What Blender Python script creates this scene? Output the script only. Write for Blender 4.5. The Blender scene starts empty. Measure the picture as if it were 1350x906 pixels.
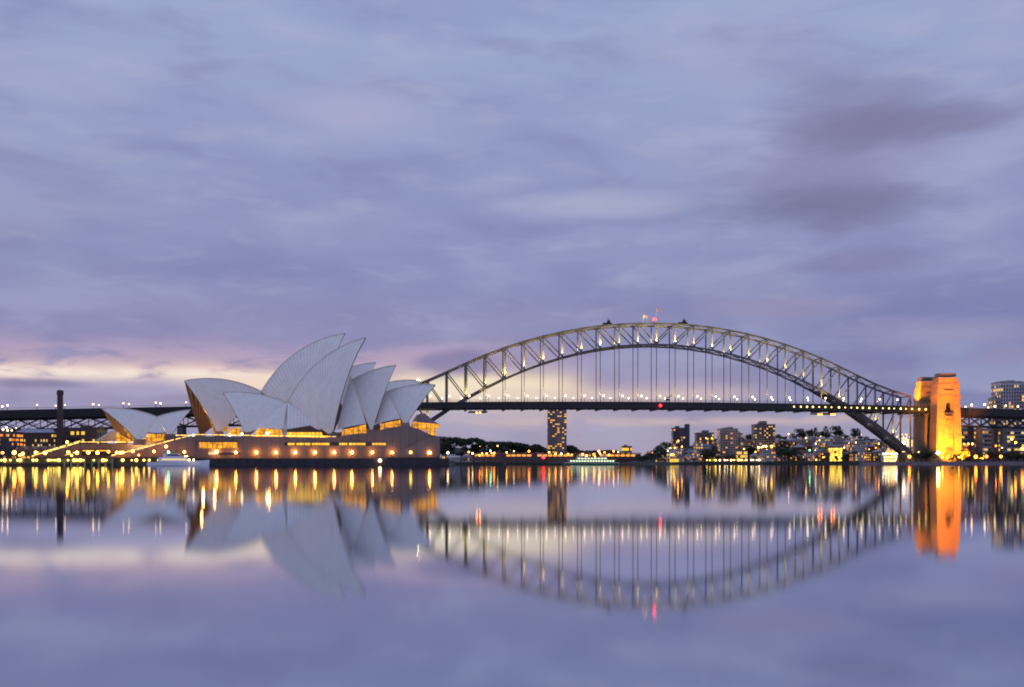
import bpy, bmesh, math, random
from mathutils import Vector, Matrix
R = random.Random(11)
C = bpy.context.scene
COL = C.collection
F, CX, HY, H = 1444.0, 675.0, 612.5, 0.6          # focal length (photo px), principal column, horizon row, eye height
# ------------------------------------------------------------------ camera
cd = bpy.data.cameras.new('camera'); cam = bpy.data.objects.new('camera', cd); COL.objects.link(cam)
cd.sensor_width = 36; cd.lens = F / 1350 * 36; cd.shift_y = (HY - 453) / 1350
cd.clip_start = 0.5; cd.clip_end = 60000
cam.location = (0, 0, H); cam.rotation_euler = (math.radians(90), 0, 0)
C.camera = cam
C.view_settings.view_transform = 'Standard'; C.view_settings.look = 'None'
C.view_settings.exposure = 0.0; C.view_settings.gamma = 1; C.view_settings.use_curve_mapping = False
C.render.engine = 'CYCLES'
C.cycles.use_denoising = True; C.cycles.filter_width = 1.9
C.cycles.max_bounces = 6; C.cycles.diffuse_bounces = 2; C.cycles.glossy_bounces = 4
C.cycles.sample_clamp_indirect = 6
# ------------------------------------------------------------------ sky
def srgb(r, g, b):
    f = lambda c: c / 12.92 if c <= .04045 else ((c + .055) / 1.055) ** 2.4
    return (f(r / 255), f(g / 255), f(b / 255), 1)
W = bpy.data.worlds.new('World'); C.world = W; W.use_nodes = True
NT = W.node_tree; NT.nodes.clear()
class G:
    """small node-expression helper"""
    def __init__(s, nt): s.nt = nt
    def n(s, t, **k):
        o = s.nt.nodes.new(t)
        for a, b in k.items(): setattr(o, a, b)
        return o
    def put(s, sock, v):
        if isinstance(v, bpy.types.NodeSocket): s.nt.links.new(v, sock)
        else: sock.default_value = v
    def m(s, op, *a, clamp=False):
        o = s.n('ShaderNodeMath', operation=op, use_clamp=clamp)
        for i, v in enumerate(a): s.put(o.inputs[i], v)
        return o.outputs[0]
    def ss(s, v, a, b, lo=0.0, hi=1.0):
        o = s.n('ShaderNodeMapRange', interpolation_type='SMOOTHSTEP')
        for i, q in enumerate((v, a, b, lo, hi)): s.put(o.inputs[i], q)
        return o.outputs[0]
    def xyz(s, x, y, z=0.0):
        o = s.n('ShaderNodeCombineXYZ')
        for i, q in enumerate((x, y, z)): s.put(o.inputs[i], q)
        return o.outputs[0]
    def noise(s, vec, scale=1.0, detail=4.0, rough=.5, dist=0.0):
        o = s.n('ShaderNodeTexNoise'); s.put(o.inputs['Vector'], vec)
        o.inputs['Scale'].default_value = scale; o.inputs['Detail'].default_value = detail
        o.inputs['Roughness'].default_value = rough; o.inputs['Distortion'].default_value = dist
        return o.outputs[0]
    def mix(s, f, a, b, blend='MIX'):
        o = s.n('ShaderNodeMix', data_type='RGBA', blend_type=blend)
        s.put(o.inputs[0], f); s.put(o.inputs[6], a); s.put(o.inputs[7], b)
        return o.outputs[2]
    def ramp(s, v, stops):
        o = s.n('ShaderNodeValToRGB'); e = o.color_ramp.elements
        while len(e) < len(stops): e.new(0.5)
        for i, (p, c) in enumerate(stops): e[i].position = p; e[i].color = c
        s.put(o.inputs[0], v); return o.outputs[0]
g = G(NT)
tc = g.n('ShaderNodeTexCoord').outputs['Generated']
sp = g.n('ShaderNodeSeparateXYZ'); NT.links.new(tc, sp.inputs[0])
dx, dy, dz = sp.outputs
az = g.m('ARCTAN2', dx, dy)
hyp = g.m('MAXIMUM', g.m('SQRT', g.m('ADD', g.m('MULTIPLY', dx, dx), g.m('MULTIPLY', dy, dy))), .02)
el = g.m('ABSOLUTE', g.m('DIVIDE', dz, hyp))
el = g.m('MINIMUM', el, 3.0)
ro = lambda y: (HY - y) / F                                    # row of the photo to elevation
base = g.ramp(g.m('MULTIPLY', el, 2.0), [
    (0, srgb(176, 163, 184)), (ro(575) * 2, srgb(172, 165, 188)), (ro(545) * 2, srgb(176, 168, 190)), (ro(500) * 2, srgb(166, 154, 186)),
    (ro(455) * 2, srgb(142, 143, 187)), (ro(380) * 2, srgb(143, 149, 193)), (ro(230) * 2, srgb(153, 163, 204)), (ro(0) * 2, srgb(162, 174, 214))])
azl = g.ss(az, -.55, .45)
pink = g.m('MULTIPLY', g.m('SUBTRACT', 1.0, azl), g.ss(el, .20, .06))
base = g.mix(g.m('MULTIPLY', pink, .40), base, srgb(168, 155, 192))
blue = g.m('MULTIPLY', g.ss(az, .0, .4), g.m('MULTIPLY', g.ss(el, .22, .10), g.ss(el, .015, .05)))
base = g.mix(g.m('MULTIPLY', blue, .75), base, srgb(120, 129, 178))
v1 = g.xyz(g.m('MULTIPLY', az, 8.5), g.m('MULTIPLY', g.m('ADD', el, g.m('MULTIPLY', az, .008)), 25.0), 3.1)
v2 = g.xyz(g.m('MULTIPLY', az, 4.2), g.m('MULTIPLY', el, 10.0), 7.7)
v3 = g.xyz(g.m('MULTIPLY', az, 17.0), g.m('MULTIPLY', el, 62.0), 1.3)
n1 = g.noise(v1, 1.0, 4.0, .48, .35); n2 = g.noise(v2, 1.0, 3.0, .5, .3); n3 = g.noise(v3, 1.0, 5.0, .55, .5)
base = g.mix(g.m('MULTIPLY', g.ss(n1, .48, .72), .38), base, srgb(178, 184, 218))
base = g.mix(g.m('MULTIPLY', g.ss(n1, .50, .28), .34), base, srgb(124, 124, 172))
base = g.mix(g.m('MULTIPLY', g.ss(n2, .50, .70), .38), base, srgb(166, 166, 203))
base = g.mix(g.m('MULTIPLY', g.ss(n2, .50, .30), .34), base, srgb(128, 136, 188))
base = g.mix(g.m('MULTIPLY', g.ss(n3, .52, .74), .20), base, srgb(190, 186, 212))
def blob(col, px, py, rx, ry, amt, hard=.35):
    """one soft cloud bank hanging in a fixed direction of the sky"""
    global base
    a0 = math.atan((px - CX) / F)
    ea = g.m('DIVIDE', g.m('SUBTRACT', az, a0), rx / F)
    ee = g.m('DIVIDE', g.m('SUBTRACT', el, ro(py) * math.cos(a0)), ry / F)
    r = g.m('SQRT', g.m('ADD', g.m('MULTIPLY', ea, ea), g.m('MULTIPLY', ee, ee)))
    r = g.m('ADD', r, g.m('MULTIPLY', g.m('SUBTRACT', n1, .5), 1.6))
    r = g.m('ADD', r, g.m('MULTIPLY', g.m('SUBTRACT', n3, .5), .5))
    base = g.mix(g.m('MULTIPLY', g.ss(r, 1.15, hard), amt), base, srgb(*col))
# the bright band of evening light low in the west, broken by thin cloud
def band(col, py, hw, a_lo, a_hi, amt, soft=.09, th=.40):
    global base
    e = g.m('DIVIDE', g.m('SUBTRACT', el, g.m('ADD', ro(py), g.m('MULTIPLY', g.m('SUBTRACT', n2, .5), .022))), hw / F)
    b = g.m('EXPONENT', g.m('MULTIPLY', g.m('MULTIPLY', e, e), -1.0))
    w = g.m('MULTIPLY', g.ss(az, a_lo - soft, a_lo), g.ss(az, a_hi + soft, a_hi))
    s = g.ss(n3, th - .12, th + .14)
    base = g.mix(g.m('MULTIPLY', g.m('MULTIPLY', b, w), g.m('MULTIPLY', s, amt)), base, srgb(*col))
band((206, 178, 200), 474, 22, -.60, -.02, .5, .12, .42)
band((244, 206, 194), 492, 13, -.60, -.16, .65, .08, .42)
band((252, 236, 224), 496, 8, -.60, -.24, 1.0, .10, .47)
band((255, 236, 210), 513, 15, -.15, -.02, .95, .05, .40)
band((255, 226, 190), 517, 22, -.075, .03, .9, .06, .2)
band((255, 244, 216), 518, 13, -.07, .02, .8, .05, .2)
band((232, 206, 198), 522, 11, .02, .14, .7, .12, .30)
band((214, 190, 190), 556, 6, .0, .30, .7, .10, .42)
blob((132, 136, 176), 1135, 140, 150, 62, .55, .1); blob((110, 114, 147), 1135, 172, 175, 36, .85, .0); blob((130, 134, 174), 1085, 242, 160, 56, .5, .1); blob((106, 110, 145), 1085, 268, 185, 34, .85, .0)
blob((150, 142, 184), 1110, 210, 230, 90, .4)
blob((252, 228, 206), 315, 508, 130, 17, .9, .3); blob((134, 128, 172), 600, 478, 60, 24, .75); blob((130, 126, 170), 1130, 345, 120, 20, .45)
blob((158, 156, 194), 1250, 442, 150, 24, .9, .1); blob((156, 146, 184), 1040, 404, 100, 16, .5)
blob((160, 150, 188), 1330, 470, 60, 18, .5); blob((128, 126, 168), 60, 505, 100, 9, .75); blob((146, 138, 176), 250, 527, 130, 12, .5)
blob((180, 178, 212), 460, 150, 120, 34, .5); blob((184, 186, 216), 770, 270, 150, 22, .55); blob((176, 184, 214), 90, 110, 100, 26, .35)
SUN_EL, SUN_AZ = math.radians(4), math.radians(-58)
sky = g.n('ShaderNodeTexSky', sky_type='NISHITA'); sky.sun_disc = False
sky.sun_elevation = SUN_EL; sky.sun_rotation = SUN_AZ; sky.air_density = 1.4; sky.dust_density = 1.0
bg1 = g.n('ShaderNodeBackground'); NT.links.new(sky.outputs[0], bg1.inputs[0]); bg1.inputs[1].default_value = .05
bg2 = g.n('ShaderNodeBackground'); NT.links.new(base, bg2.inputs[0]); bg2.inputs[1].default_value = .985
mx = g.n('ShaderNodeMixShader'); mx.inputs[0].default_value = .94
NT.links.new(bg1.outputs[0], mx.inputs[1]); NT.links.new(bg2.outputs[0], mx.inputs[2])
wo = g.n('ShaderNodeOutputWorld'); NT.links.new(mx.outputs[0], wo.inputs[0])
# ------------------------------------------------------------------ sun, just above the western horizon behind thick cloud
sd = bpy.data.lights.new('sun', 'SUN'); sd.energy = .5; sd.angle = math.radians(14); sd.color = (1, .8, .66)
sun = bpy.data.objects.new('sun', sd); COL.objects.link(sun)
sv = Vector((math.sin(SUN_AZ) * math.cos(SUN_EL), math.cos(SUN_AZ) * math.cos(SUN_EL), math.sin(SUN_EL)))
sun.rotation_euler = sv.to_track_quat('Z', 'Y').to_euler()

# ------------------------------------------------------------------ helpers
MATS = {}
def mat(name, col, rough=.7, var=.15, scale=.3, metal=0.0, emit=None, es=0.0, sample='AUTO', stretch=(1, 1, 1)):
    if name in MATS: return MATS[name]
    m = bpy.data.materials.new(name); m.use_nodes = True; nt = m.node_tree; h = G(nt)
    b = nt.nodes['Principled BSDF']; b.inputs['Roughness'].default_value = rough; b.inputs['Metallic'].default_value = metal
    c = (col[0], col[1], col[2], 1)
    if var:
        t = h.n('ShaderNodeTexCoord').outputs['Object']
        mp = h.n('ShaderNodeMapping'); nt.links.new(t, mp.inputs[0]); mp.inputs['Scale'].default_value = stretch
        n = h.noise(mp.outputs[0], scale, 6, .6)
        lo = tuple(x * (1 - var) for x in col) + (1,); hi = tuple(min(1, x * (1 + var)) for x in col) + (1,)
        nt.links.new(h.mix(h.ss(n, .3, .7), lo, hi), b.inputs['Base Color'])
    else: b.inputs['Base Color'].default_value = c
    if emit:
        b.inputs['Emission Color'].default_value = (*emit, 1); b.inputs['Emission Strength'].default_value = es
        m.cycles.emission_sampling = sample
    MATS[name] = m; return m
def tag(o, label=None, cat=None, group=None, kind=None):
    if label: o['label'] = label
    if cat: o['category'] = cat
    if group: o['group'] = group
    if kind: o['kind'] = kind
    return o
def thing(name, label, cat, loc=(0, 0, 0), rz=0.0, group=None):
    o = bpy.data.objects.new(name, None); COL.objects.link(o); o.empty_display_size = .5
    o.location = loc; o.rotation_euler = (0, 0, rz)
    return tag(o, label, cat, group)
class MB:
    def __init__(s): s.v = []; s.f = []; s.uv = None; s.mi = None
    def face(s, pts):
        n = len(s.v); s.v += [Vector(p) for p in pts]; s.f.append(tuple(range(n, n + len(pts)))); return s
    def hexa(s, p):                                             # 8 corners: bottom ring then top ring
        n = len(s.v); s.v += [Vector(q) for q in p]
        s.f += [tuple(n + i for i in q) for q in ((3, 2, 1, 0), (4, 5, 6, 7), (0, 1, 5, 4), (1, 2, 6, 5), (2, 3, 7, 6), (3, 0, 4, 7))]; return s
    def box(s, c, d, rz=0.0, taper=1.0):
        hx, hy, hz = d[0] / 2, d[1] / 2, d[2] / 2; cs, sn = math.cos(rz), math.sin(rz); P = []
        for z, k in ((-hz, 1), (hz, taper)):
            for x, y in ((-hx, -hy), (hx, -hy), (hx, hy), (-hx, hy)):
                x *= k; y *= k; P.append((c[0] + x * cs - y * sn, c[1] + x * sn + y * cs, c[2] + z))
        return s.hexa(P)
    def beam(s, a, b, w, h=None, up=Vector((0, 0, 1))):
        h = h or w; a = Vector(a); b = Vector(b); d = (b - a).normalized()
        if abs(d.dot(up)) > .95: up = Vector((0, 1, 0))
        x = d.cross(up).normalized() * w / 2; y = x.cross(d).normalized() * h / 2
        return s.hexa([a - x - y, a + x - y, a + x + y, a - x + y, b - x - y, b + x - y, b + x + y, b - x + y])
    def tube(s, a, b, r0, r1=None, n=8):
        r1 = r0 if r1 is None else r1; a = Vector(a); b = Vector(b); d = (b - a).normalized()
        u = d.cross(Vector((0, 0, 1)) if abs(d.z) < .9 else Vector((1, 0, 0))).normalized(); w = d.cross(u); k = len(s.v)
        for p, r in ((a, r0), (b, r1)):
            for i in range(n):
                t = 2 * math.pi * i / n; s.v.append(p + (u * math.cos(t) + w * math.sin(t)) * r)
        for i in range(n): j = (i + 1) % n; s.f.append((k + i, k + j, k + n + j, k + n + i))
        s.f.append(tuple(k + i for i in reversed(range(n)))); s.f.append(tuple(k + n + i for i in range(n))); return s
    def ball(s, c, r, n=10, m=7, sz=1.0):
        c = Vector(c); k = len(s.v)
        for j in range(1, m):
            p = math.pi * j / m
            for i in range(n):
                t = 2 * math.pi * i / n; s.v.append(c + Vector((math.sin(p) * math.cos(t) * r, math.sin(p) * math.sin(t) * r, math.cos(p) * r * sz)))
        s.v += [c + Vector((0, 0, r * sz)), c - Vector((0, 0, r * sz))]; top, bot = len(s.v) - 2, len(s.v) - 1
        for i in range(n):
            q = (i + 1) % n; s.f.append((top, k + i, k + q)); e = k + (m - 2) * n; s.f.append((bot, e + q, e + i))
            for j in range(m - 2): a = k + j * n; s.f.append((a + i, a + n + i, a + n + q, a + q))
        return s
    def prism(s, poly, off):                                    # poly: coplanar 3-D outline; off: extrusion vector
        n = len(s.v); k = len(poly); off = Vector(off); s.v += [Vector(p) for p in poly] + [Vector(p) + off for p in poly]
        s.f.append(tuple(range(n, n + k))); s.f.append(tuple(n + k + i for i in reversed(range(k))))
        for i in range(k): j = (i + 1) % k; s.f.append((n + i, n + k + i, n + k + j, n + j))
        return s
    def build(s, name, m, parent=None, world=False, smooth=False, label=None, normals=True):
        me = bpy.data.meshes.new(name); o0 = Vector((0, 0, 0))
        if world and parent is not None:
            r = parent
            while r.parent: r = r.parent
            o0 = Vector(r.location)
        me.from_pydata([v - o0 for v in s.v], [], s.f)
        if normals:
            bm = bmesh.new(); bm.from_mesh(me); bmesh.ops.recalc_face_normals(bm, faces=bm.faces); bm.to_mesh(me); bm.free()
        for q in (m if isinstance(m, list) else [m]): me.materials.append(q)
        if s.uv:
            ul = me.uv_layers.new(name='UVMap')
            for l in me.loops: ul.data[l.index].uv = s.uv[l.vertex_index]
        if smooth: me.polygons.foreach_set('use_smooth', [True] * len(me.polygons))
        o = bpy.data.objects.new(name, me); COL.objects.link(o)
        if parent is not None: o.parent = parent
        if label: o['label'] = label
        return o
def link_copy(o, parent=None, loc=None):
    c = o.copy(); COL.objects.link(c)
    if parent is not None: c.parent = parent
    if loc is not None: c.location = loc
    return c
def copy_tree(o, loc=None, rz=None, label=None, scale=None, group=None, parent=None):
    c = link_copy(o, parent)
    if loc is not None: c.location = loc
    if rz is not None: c.rotation_euler = (0, 0, rz)
    if scale is not None: c.scale = scale
    if label: c['label'] = label
    if group: c['group'] = group
    for ch in list(o.children): copy_tree(ch, parent=c)
    return c
def at(px, py, D): return Vector(((px - CX) / F * D, D, H + (HY - py) / F * D))
def gx(px, D): return (px - CX) / F * D
def zr(py, D): return H + (HY - py) / F * D
class Plane:
    """vertical plane through column px0 at distance D0, turned phi away from the picture plane"""
    def __init__(s, px0, D0, phi):
        s.a = Vector((math.cos(phi), math.sin(phi), 0)); s.b = Vector((math.sin(phi), -math.cos(phi), 0)); s.o = Vector((gx(px0, D0), D0, 0)); s.phi = phi
    def pt(s, px, py, off=0.0):
        d = Vector(((px - CX) / F, 1, (HY - py) / F)); q = s.o + s.b * off; e = Vector((0, 0, H))
        t = (q - e).dot(s.b) / d.dot(s.b); return e + d * t
    def at_z(s, px, z, off=0.0):
        p = s.pt(px, HY, off); return Vector((p.x, p.y, z))
ORD = 'first second third fourth fifth sixth seventh eighth ninth tenth eleventh twelfth thirteenth fourteenth fifteenth sixteenth seventeenth eighteenth nineteenth'.split()
TENS = {2: 'twenty', 3: 'thirty', 4: 'forty', 5: 'fifty', 6: 'sixty', 7: 'seventy'}; TO = {2: 'twentieth', 3: 'thirtieth', 4: 'fortieth', 5: 'fiftieth', 6: 'sixtieth', 7: 'seventieth'}
def nth(i):
    if i < 19: return ORD[i]
    t, u = divmod(i + 1, 10)
    return TO[t] if u == 0 else TENS[t] + '-' + ORD[u - 1]
# ------------------------------------------------------------------ materials
def water_mat():
    m = bpy.data.materials.new('harbour_water'); m.use_nodes = True; nt = m.node_tree; nt.nodes.clear(); h = G(nt)
    tcn = h.n('ShaderNodeTexCoord').outputs['Object']
    mp = h.n('ShaderNodeMapping'); nt.links.new(tcn, mp.inputs[0]); mp.inputs['Scale'].default_value = (.02, .05, 1)
    n = h.noise(mp.outputs[0], 1.0, 3, .5)
    bp = h.n('ShaderNodeBump'); nt.links.new(n, bp.inputs['Height']); bp.inputs['Strength'].default_value = .012; bp.inputs['Distance'].default_value = .4
    fr = h.n('ShaderNodeFresnel'); fr.inputs[0].default_value = 1.33
    fac = h.m('ADD', h.m('MULTIPLY', fr.outputs[0], .38), .60, clamp=True)
    gl = h.n('ShaderNodeBsdfGlossy', distribution='BECKMANN'); gl.inputs['Color'].default_value = (.87, .92, 1, 1); gl.inputs['Roughness'].default_value = .054
    nt.links.new(bp.outputs[0], gl.inputs['Normal'])
    df = h.n('ShaderNodeBsdfDiffuse'); df.inputs[0].default_value = (.004, .007, .02, 1)
    mxs = h.n('ShaderNodeMixShader'); nt.links.new(fac, mxs.inputs[0]); nt.links.new(df.outputs[0], mxs.inputs[1]); nt.links.new(gl.outputs[0], mxs.inputs[2])
    o = h.n('ShaderNodeOutputMaterial'); nt.links.new(mxs.outputs[0], o.inputs[0]); return m
def tile_mat(name, col, uvn=26.0, vn=30.0):
    """glazed shell tiles: lids radiating from the pedestal, with cross joints"""
    m = bpy.data.materials.new(name); m.use_nodes = True; nt = m.node_tree; h = G(nt); b = nt.nodes['Principled BSDF']
    uv = h.n('ShaderNodeTexCoord').outputs['UV']; s = h.n('ShaderNodeSeparateXYZ'); nt.links.new(uv, s.inputs[0])
    fu = h.m('FRACT', h.m('MULTIPLY', s.outputs[0], uvn)); fu = h.m('ABSOLUTE', h.m('SUBTRACT', fu, .5))
    chev = h.m('ADD', h.m('MULTIPLY', s.outputs[1], vn), h.m('MULTIPLY', fu, 1.3))
    fv = h.m('ABSOLUTE', h.m('SUBTRACT', h.m('FRACT', chev), .5))
    lu = h.ss(fu, .40, .48); lv = h.ss(fv, .42, .49)
    n = h.noise(uv, 9.0, 4, .6)
    line = h.m('MULTIPLY', h.m('MAXIMUM', lu, h.m('MULTIPLY', lv, .5)), .46)
    c = h.mix(h.ss(n, .3, .7), tuple(x * .93 for x in col) + (1,), tuple(x * 1.04 for x in col) + (1,))
    c = h.mix(line, c, (.25, .23, .25, 1))
    nt.links.new(c, b.inputs['Base Color']); b.inputs['Roughness'].default_value = .42
    MATS[name] = m; return m
def rib_mat():
    m = bpy.data.materials.new('ribbed_concrete'); m.use_nodes = True; nt = m.node_tree; h = G(nt); b = nt.nodes['Principled BSDF']
    uv = h.n('ShaderNodeTexCoord').outputs['UV']; s = h.n('ShaderNodeSeparateXYZ'); nt.links.new(uv, s.inputs[0])
    fu = h.m('ABSOLUTE', h.m('SUBTRACT', h.m('FRACT', h.m('MULTIPLY', s.outputs[0], 13.0)), .5))
    nt.links.new(h.mix(h.ss(fu, .2, .42), (.40, .29, .19, 1), (.10, .07, .05, 1)), b.inputs['Base Color'])
    b.inputs['Roughness'].default_value = .6; MATS['rib'] = m; return m
def panel_mat(name, col, du, dv, dark=.55, rough=.75):
    """stone or precast panels with thin joints, following the object's own x and z"""
    m = bpy.data.materials.new(name); m.use_nodes = True; nt = m.node_tree; h = G(nt); b = nt.nodes['Principled BSDF']
    t = h.n('ShaderNodeTexCoord').outputs['Object']; s = h.n('ShaderNodeSeparateXYZ'); nt.links.new(t, s.inputs[0])
    fu = h.m('ABSOLUTE', h.m('SUBTRACT', h.m('FRACT', h.m('DIVIDE', s.outputs[0], du)), .5))
    fv = h.m('ABSOLUTE', h.m('SUBTRACT', h.m('FRACT', h.m('DIVIDE', s.outputs[2], dv)), .5))
    cell = h.n('ShaderNodeTexWhiteNoise', noise_dimensions='2D')
    nt.links.new(h.xyz(h.m('FLOOR', h.m('DIVIDE', s.outputs[0], du)), h.m('FLOOR', h.m('DIVIDE', s.outputs[2], dv))), cell.inputs[0])
    n = h.noise(t, .12, 6, .6)
    v = h.m('ADD', h.m('MULTIPLY', cell.outputs[0], .22), h.m('ADD', h.m('MULTIPLY', n, .5), .64))
    c = h.mix(1.0, (*col, 1), h.xyz(v, v, v), 'MULTIPLY')
    c = h.mix(h.m('MULTIPLY', h.m('MAXIMUM', h.ss(fu, .45, .49), h.ss(fv, .45, .49)), .7), c, tuple(x * dark for x in col) + (1,))
    nt.links.new(c, b.inputs['Base Color']); b.inputs['Roughness'].default_value = rough; MATS[name] = m; return m
def lit_glass(name, col, s, du, dv, lo=.25):
    """lit interior seen through mullioned glass, brightness varying from bay to bay"""
    m = bpy.data.materials.new(name); m.use_nodes = True; nt = m.node_tree; h = G(nt); b = nt.nodes['Principled BSDF']
    t = h.n('ShaderNodeTexCoord').outputs['Object']; q = h.n('ShaderNodeSeparateXYZ'); nt.links.new(t, q.inputs[0])
    u = h.m('DIVIDE', h.m('ADD', q.outputs[0], h.m('MULTIPLY', q.outputs[1], .3)), du); v = h.m('DIVIDE', q.outputs[2], dv)
    mull = h.m('MAXIMUM', h.ss(h.m('ABSOLUTE', h.m('SUBTRACT', h.m('FRACT', u), .5)), .40, .47), h.ss(h.m('ABSOLUTE', h.m('SUBTRACT', h.m('FRACT', v), .5)), .42, .48))
    n = h.noise(h.xyz(u, h.m('MULTIPLY', v, .7)), .8, 4, .7)
    st = h.m('MULTIPLY', h.m('MULTIPLY', h.ss(n, .34, .68, lo, 1.0), h.m('SUBTRACT', 1.0, h.m('MULTIPLY', mull, .8))), s)
    b.inputs['Base Color'].default_value = (.05, .03, .02, 1); b.inputs['Roughness'].default_value = .15
    b.inputs['Emission Color'].default_value = (*col, 1); nt.links.new(st, b.inputs['Emission Strength'])
    m.cycles.emission_sampling = 'NONE'; MATS[name] = m; return m
TILE = tile_mat('shell_tiles', (.90, .86, .80)); TILE2 = tile_mat('shell_tiles_warm', (.84, .76, .70)); RIB = rib_mat()
PODIUM = panel_mat('podium_granite', (.24, .165, .14), 3.6, 40, .45); PODIUM2 = panel_mat('podium_granite_light', (.28, .19, .16), 3.6, 40, .45)
DARKSTONE = mat('seawall_stone', (.035, .03, .035), .8, .3, .5)
GREENWALL = mat('greenlit_seawall', (.10, .11, .05), .8, .35, .4)  # greenish lamplight on the left seawall is mixed into this colour
STEEL = mat('grey_bridge_steel', (.125, .12, .11), .55, .2, .15)
DSTEEL = mat('dark_steel', (.020, .019, .022), .6, .2, .15)
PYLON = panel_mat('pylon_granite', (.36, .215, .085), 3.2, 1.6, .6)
CAPM = mat('pylon_cap', (.07, .07, .08), .6)
LAND = mat('shore_ground', (.035, .04, .03), .9, .3, .05)
GRASSY = mat('hillside_ground', (.025, .035, .025), .95, .35, .05)
BRONZE = mat('bronze_glass', (.12, .06, .03), .3)
BRICK = panel_mat('warehouse_brick', (.12, .06, .045), .9, .5, .7)
WHITE = mat('white_paint', (.75, .76, .8), .35, .05)
DGLASS = mat('dark_window', (.03, .035, .05), .12, .2)
POST = mat('lamp_post_metal', (.08, .08, .08), .5, 0)
AMB = (1, .42, .04); YEL = (1, .58, .06); WW = (1, .72, .36); ORG = (1, .26, .02); WHT = (.92, .95, 1); RED = (1, .012, .012); GRN = (.15, 1, .5)
def em(name, col, s, sample='NONE'): return mat(name, (.1, .08, .05), .4, 0, emit=col, es=s, sample=sample)
WIN = [em('window_amber', AMB, 1.5), em('window_yellow', YEL, 1.15), em('window_pale', WW, .85), em('window_orange', ORG, 1.3), em('window_dim', AMB, .5)]
GLOW = lit_glass('foyer_glass', (1, .40, .02), 1.7, 2.2, 1.7); GLOW2 = lit_glass('strip_glass', (1, .50, .03), 1.9, 1.8, 9, .5)
L_AMB = em('lamp_amber', (1, .36, .04), 24, 'AUTO'); L_WW = em('lamp_warm_white', (1, .66, .32), 10, 'AUTO'); L_ORG = em('lamp_orange', (1, .20, .015), 24, 'AUTO')
L_YEL = em('lamp_yellow', (1, .60, .09), 8, 'AUTO'); L_POD = em('lamp_podium', (1, .40, .06), 75, 'AUTO'); L_SEA = em('lamp_seawall', (1, .62, .10), 7, 'AUTO'); L_RED = em('lamp_red', RED, 16, 'AUTO'); L_GRN = em('lamp_green', GRN, 18, 'AUTO'); L_STAR = em('lamp_brilliant', (1, .86, .6), 60, 'AUTO')
L_BRG = em('lamp_bridge', (1, .74, .42), 9, 'AUTO'); L_DK = em('lamp_walkway', (1, .76, .22), 5, 'AUTO'); RAIL = em('rail_light', (1, .60, .14), 2.6)
# ------------------------------------------------------------------ the water and the land
w = MB(); w.face([(-20000, -400, 0), (20000, -400, 0), (20000, 30000, 0), (-20000, 30000, 0)])
tag(w.build('water', water_mat()), kind='structure')
WALL = Plane(400, 484, math.radians(25))
land = MB()
pts = [WALL.at_z(-420, 0, 7), WALL.at_z(592, 0, 7)]
pts += [Vector((gx(600, 600), 600, 0)), Vector((gx(560, 720), 720, 0)), Vector((gx(566, 860), 860, 0)), Vector((gx(664, 900), 900, 0)), Vector((gx(668, 935), 935, 0)), Vector((gx(560, 1090), 1090, 0)), Vector((-900, 1250, 0)), Vector((-2200, 1300, 0)), Vector((-1500, 300, 0))]
land.prism([p + Vector((0, 0, 2.5)) for p in pts], (0, 0, -6))
tag(land.build('ground', LAND), kind='structure')
def lerp_table(t, x):
    if x <= t[0][0]: return t[0][1]
    for (a, p), (b, q) in zip(t, t[1:]):
        if x <= b: return p + (q - p) * (x - a) / (b - a)
    return t[-1][1]
SHORE = [(540, 1760), (780, 1700), (840, 1560), (862, 1300), (885, 1200), (1150, 1180), (1178, 1110), (1192, 1050), (1203, 1012), (1500, 990)]
RIDGE = [(540, 30), (580, 32), (650, 25), (700, 17), (730, 7), (820, 6), (850, 12), (885, 19), (930, 27), (1000, 30), (1060, 32), (1110, 33), (1150, 29), (1190, 20), (1210, 10), (1300, 11), (1500, 15)]
def sstep(t): t = max(0, min(1, t)); return t * t * (3 - 2 * t)
def ground_z(px, D):
    d = D - lerp_table(SHORE, px)
    return 1.9 + lerp_table(RIDGE, px) * sstep((d - 12) / 230) * .93 + lerp_table(RIDGE, px) * .07
tm = MB(); cols = [540 + 6 * i for i in range(161)]; rows = [-6, 0, 6, 20, 45, 75, 105, 140, 175, 210, 250, 400, 800, 1800]
for px in cols:
    for r in rows:
        D = lerp_table(SHORE, px) + r; z = -3 if r < 0 else ground_z(px, D) + (R.uniform(-.5, .5) if r > 10 else 0); tm.v.append(Vector((gx(px, D), D, z)))
n = len(rows)
for i in range(len(cols) - 1):
    for j in range(n - 1): tm.f.append((i * n + j, (i + 1) * n + j, (i + 1) * n + j + 1, i * n + j + 1))
tag(tm.build('hills', GRASSY, smooth=True), kind='structure')

# ------------------------------------------------------------------ steel arch bridge
S_, C_ = .11, math.sqrt(1 - .11 ** 2); PAN = 17.96; B0 = Vector((136.4, 1034, 0)); BA = Vector((C_, S_, 0)); BN = Vector((-S_, C_, 0)); BW = 21.0
def bp(k, z, off=0.0): p = B0 + BA * (PAN * k) + BN * off; return Vector((p.x, p.y, z))
UP = [132.0, 131.7, 130.7, 129, 126.2, 122.9, 118.6, 113.6, 107.6, 100.8, 93, 84.6, 76.6, 70, 65]
def zu(k): k = abs(k); i = min(13, int(k)); return UP[i] + (UP[i + 1] - UP[i]) * (k - i) + 1.7
def zl(k): return 113.9 - .52 * k * k
def dk(k): a = abs(k); return 59.3 - 2.2 * (a / 14) ** 2 if a <= 14 else 57.1 - (a - 14) * .455
bridge = thing('arch_bridge', 'long grey steel arch bridge with hangers and lit truss ribs spanning the harbour', 'bridge', bp(0, 0, BW / 2))
lamp_data = []
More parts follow.
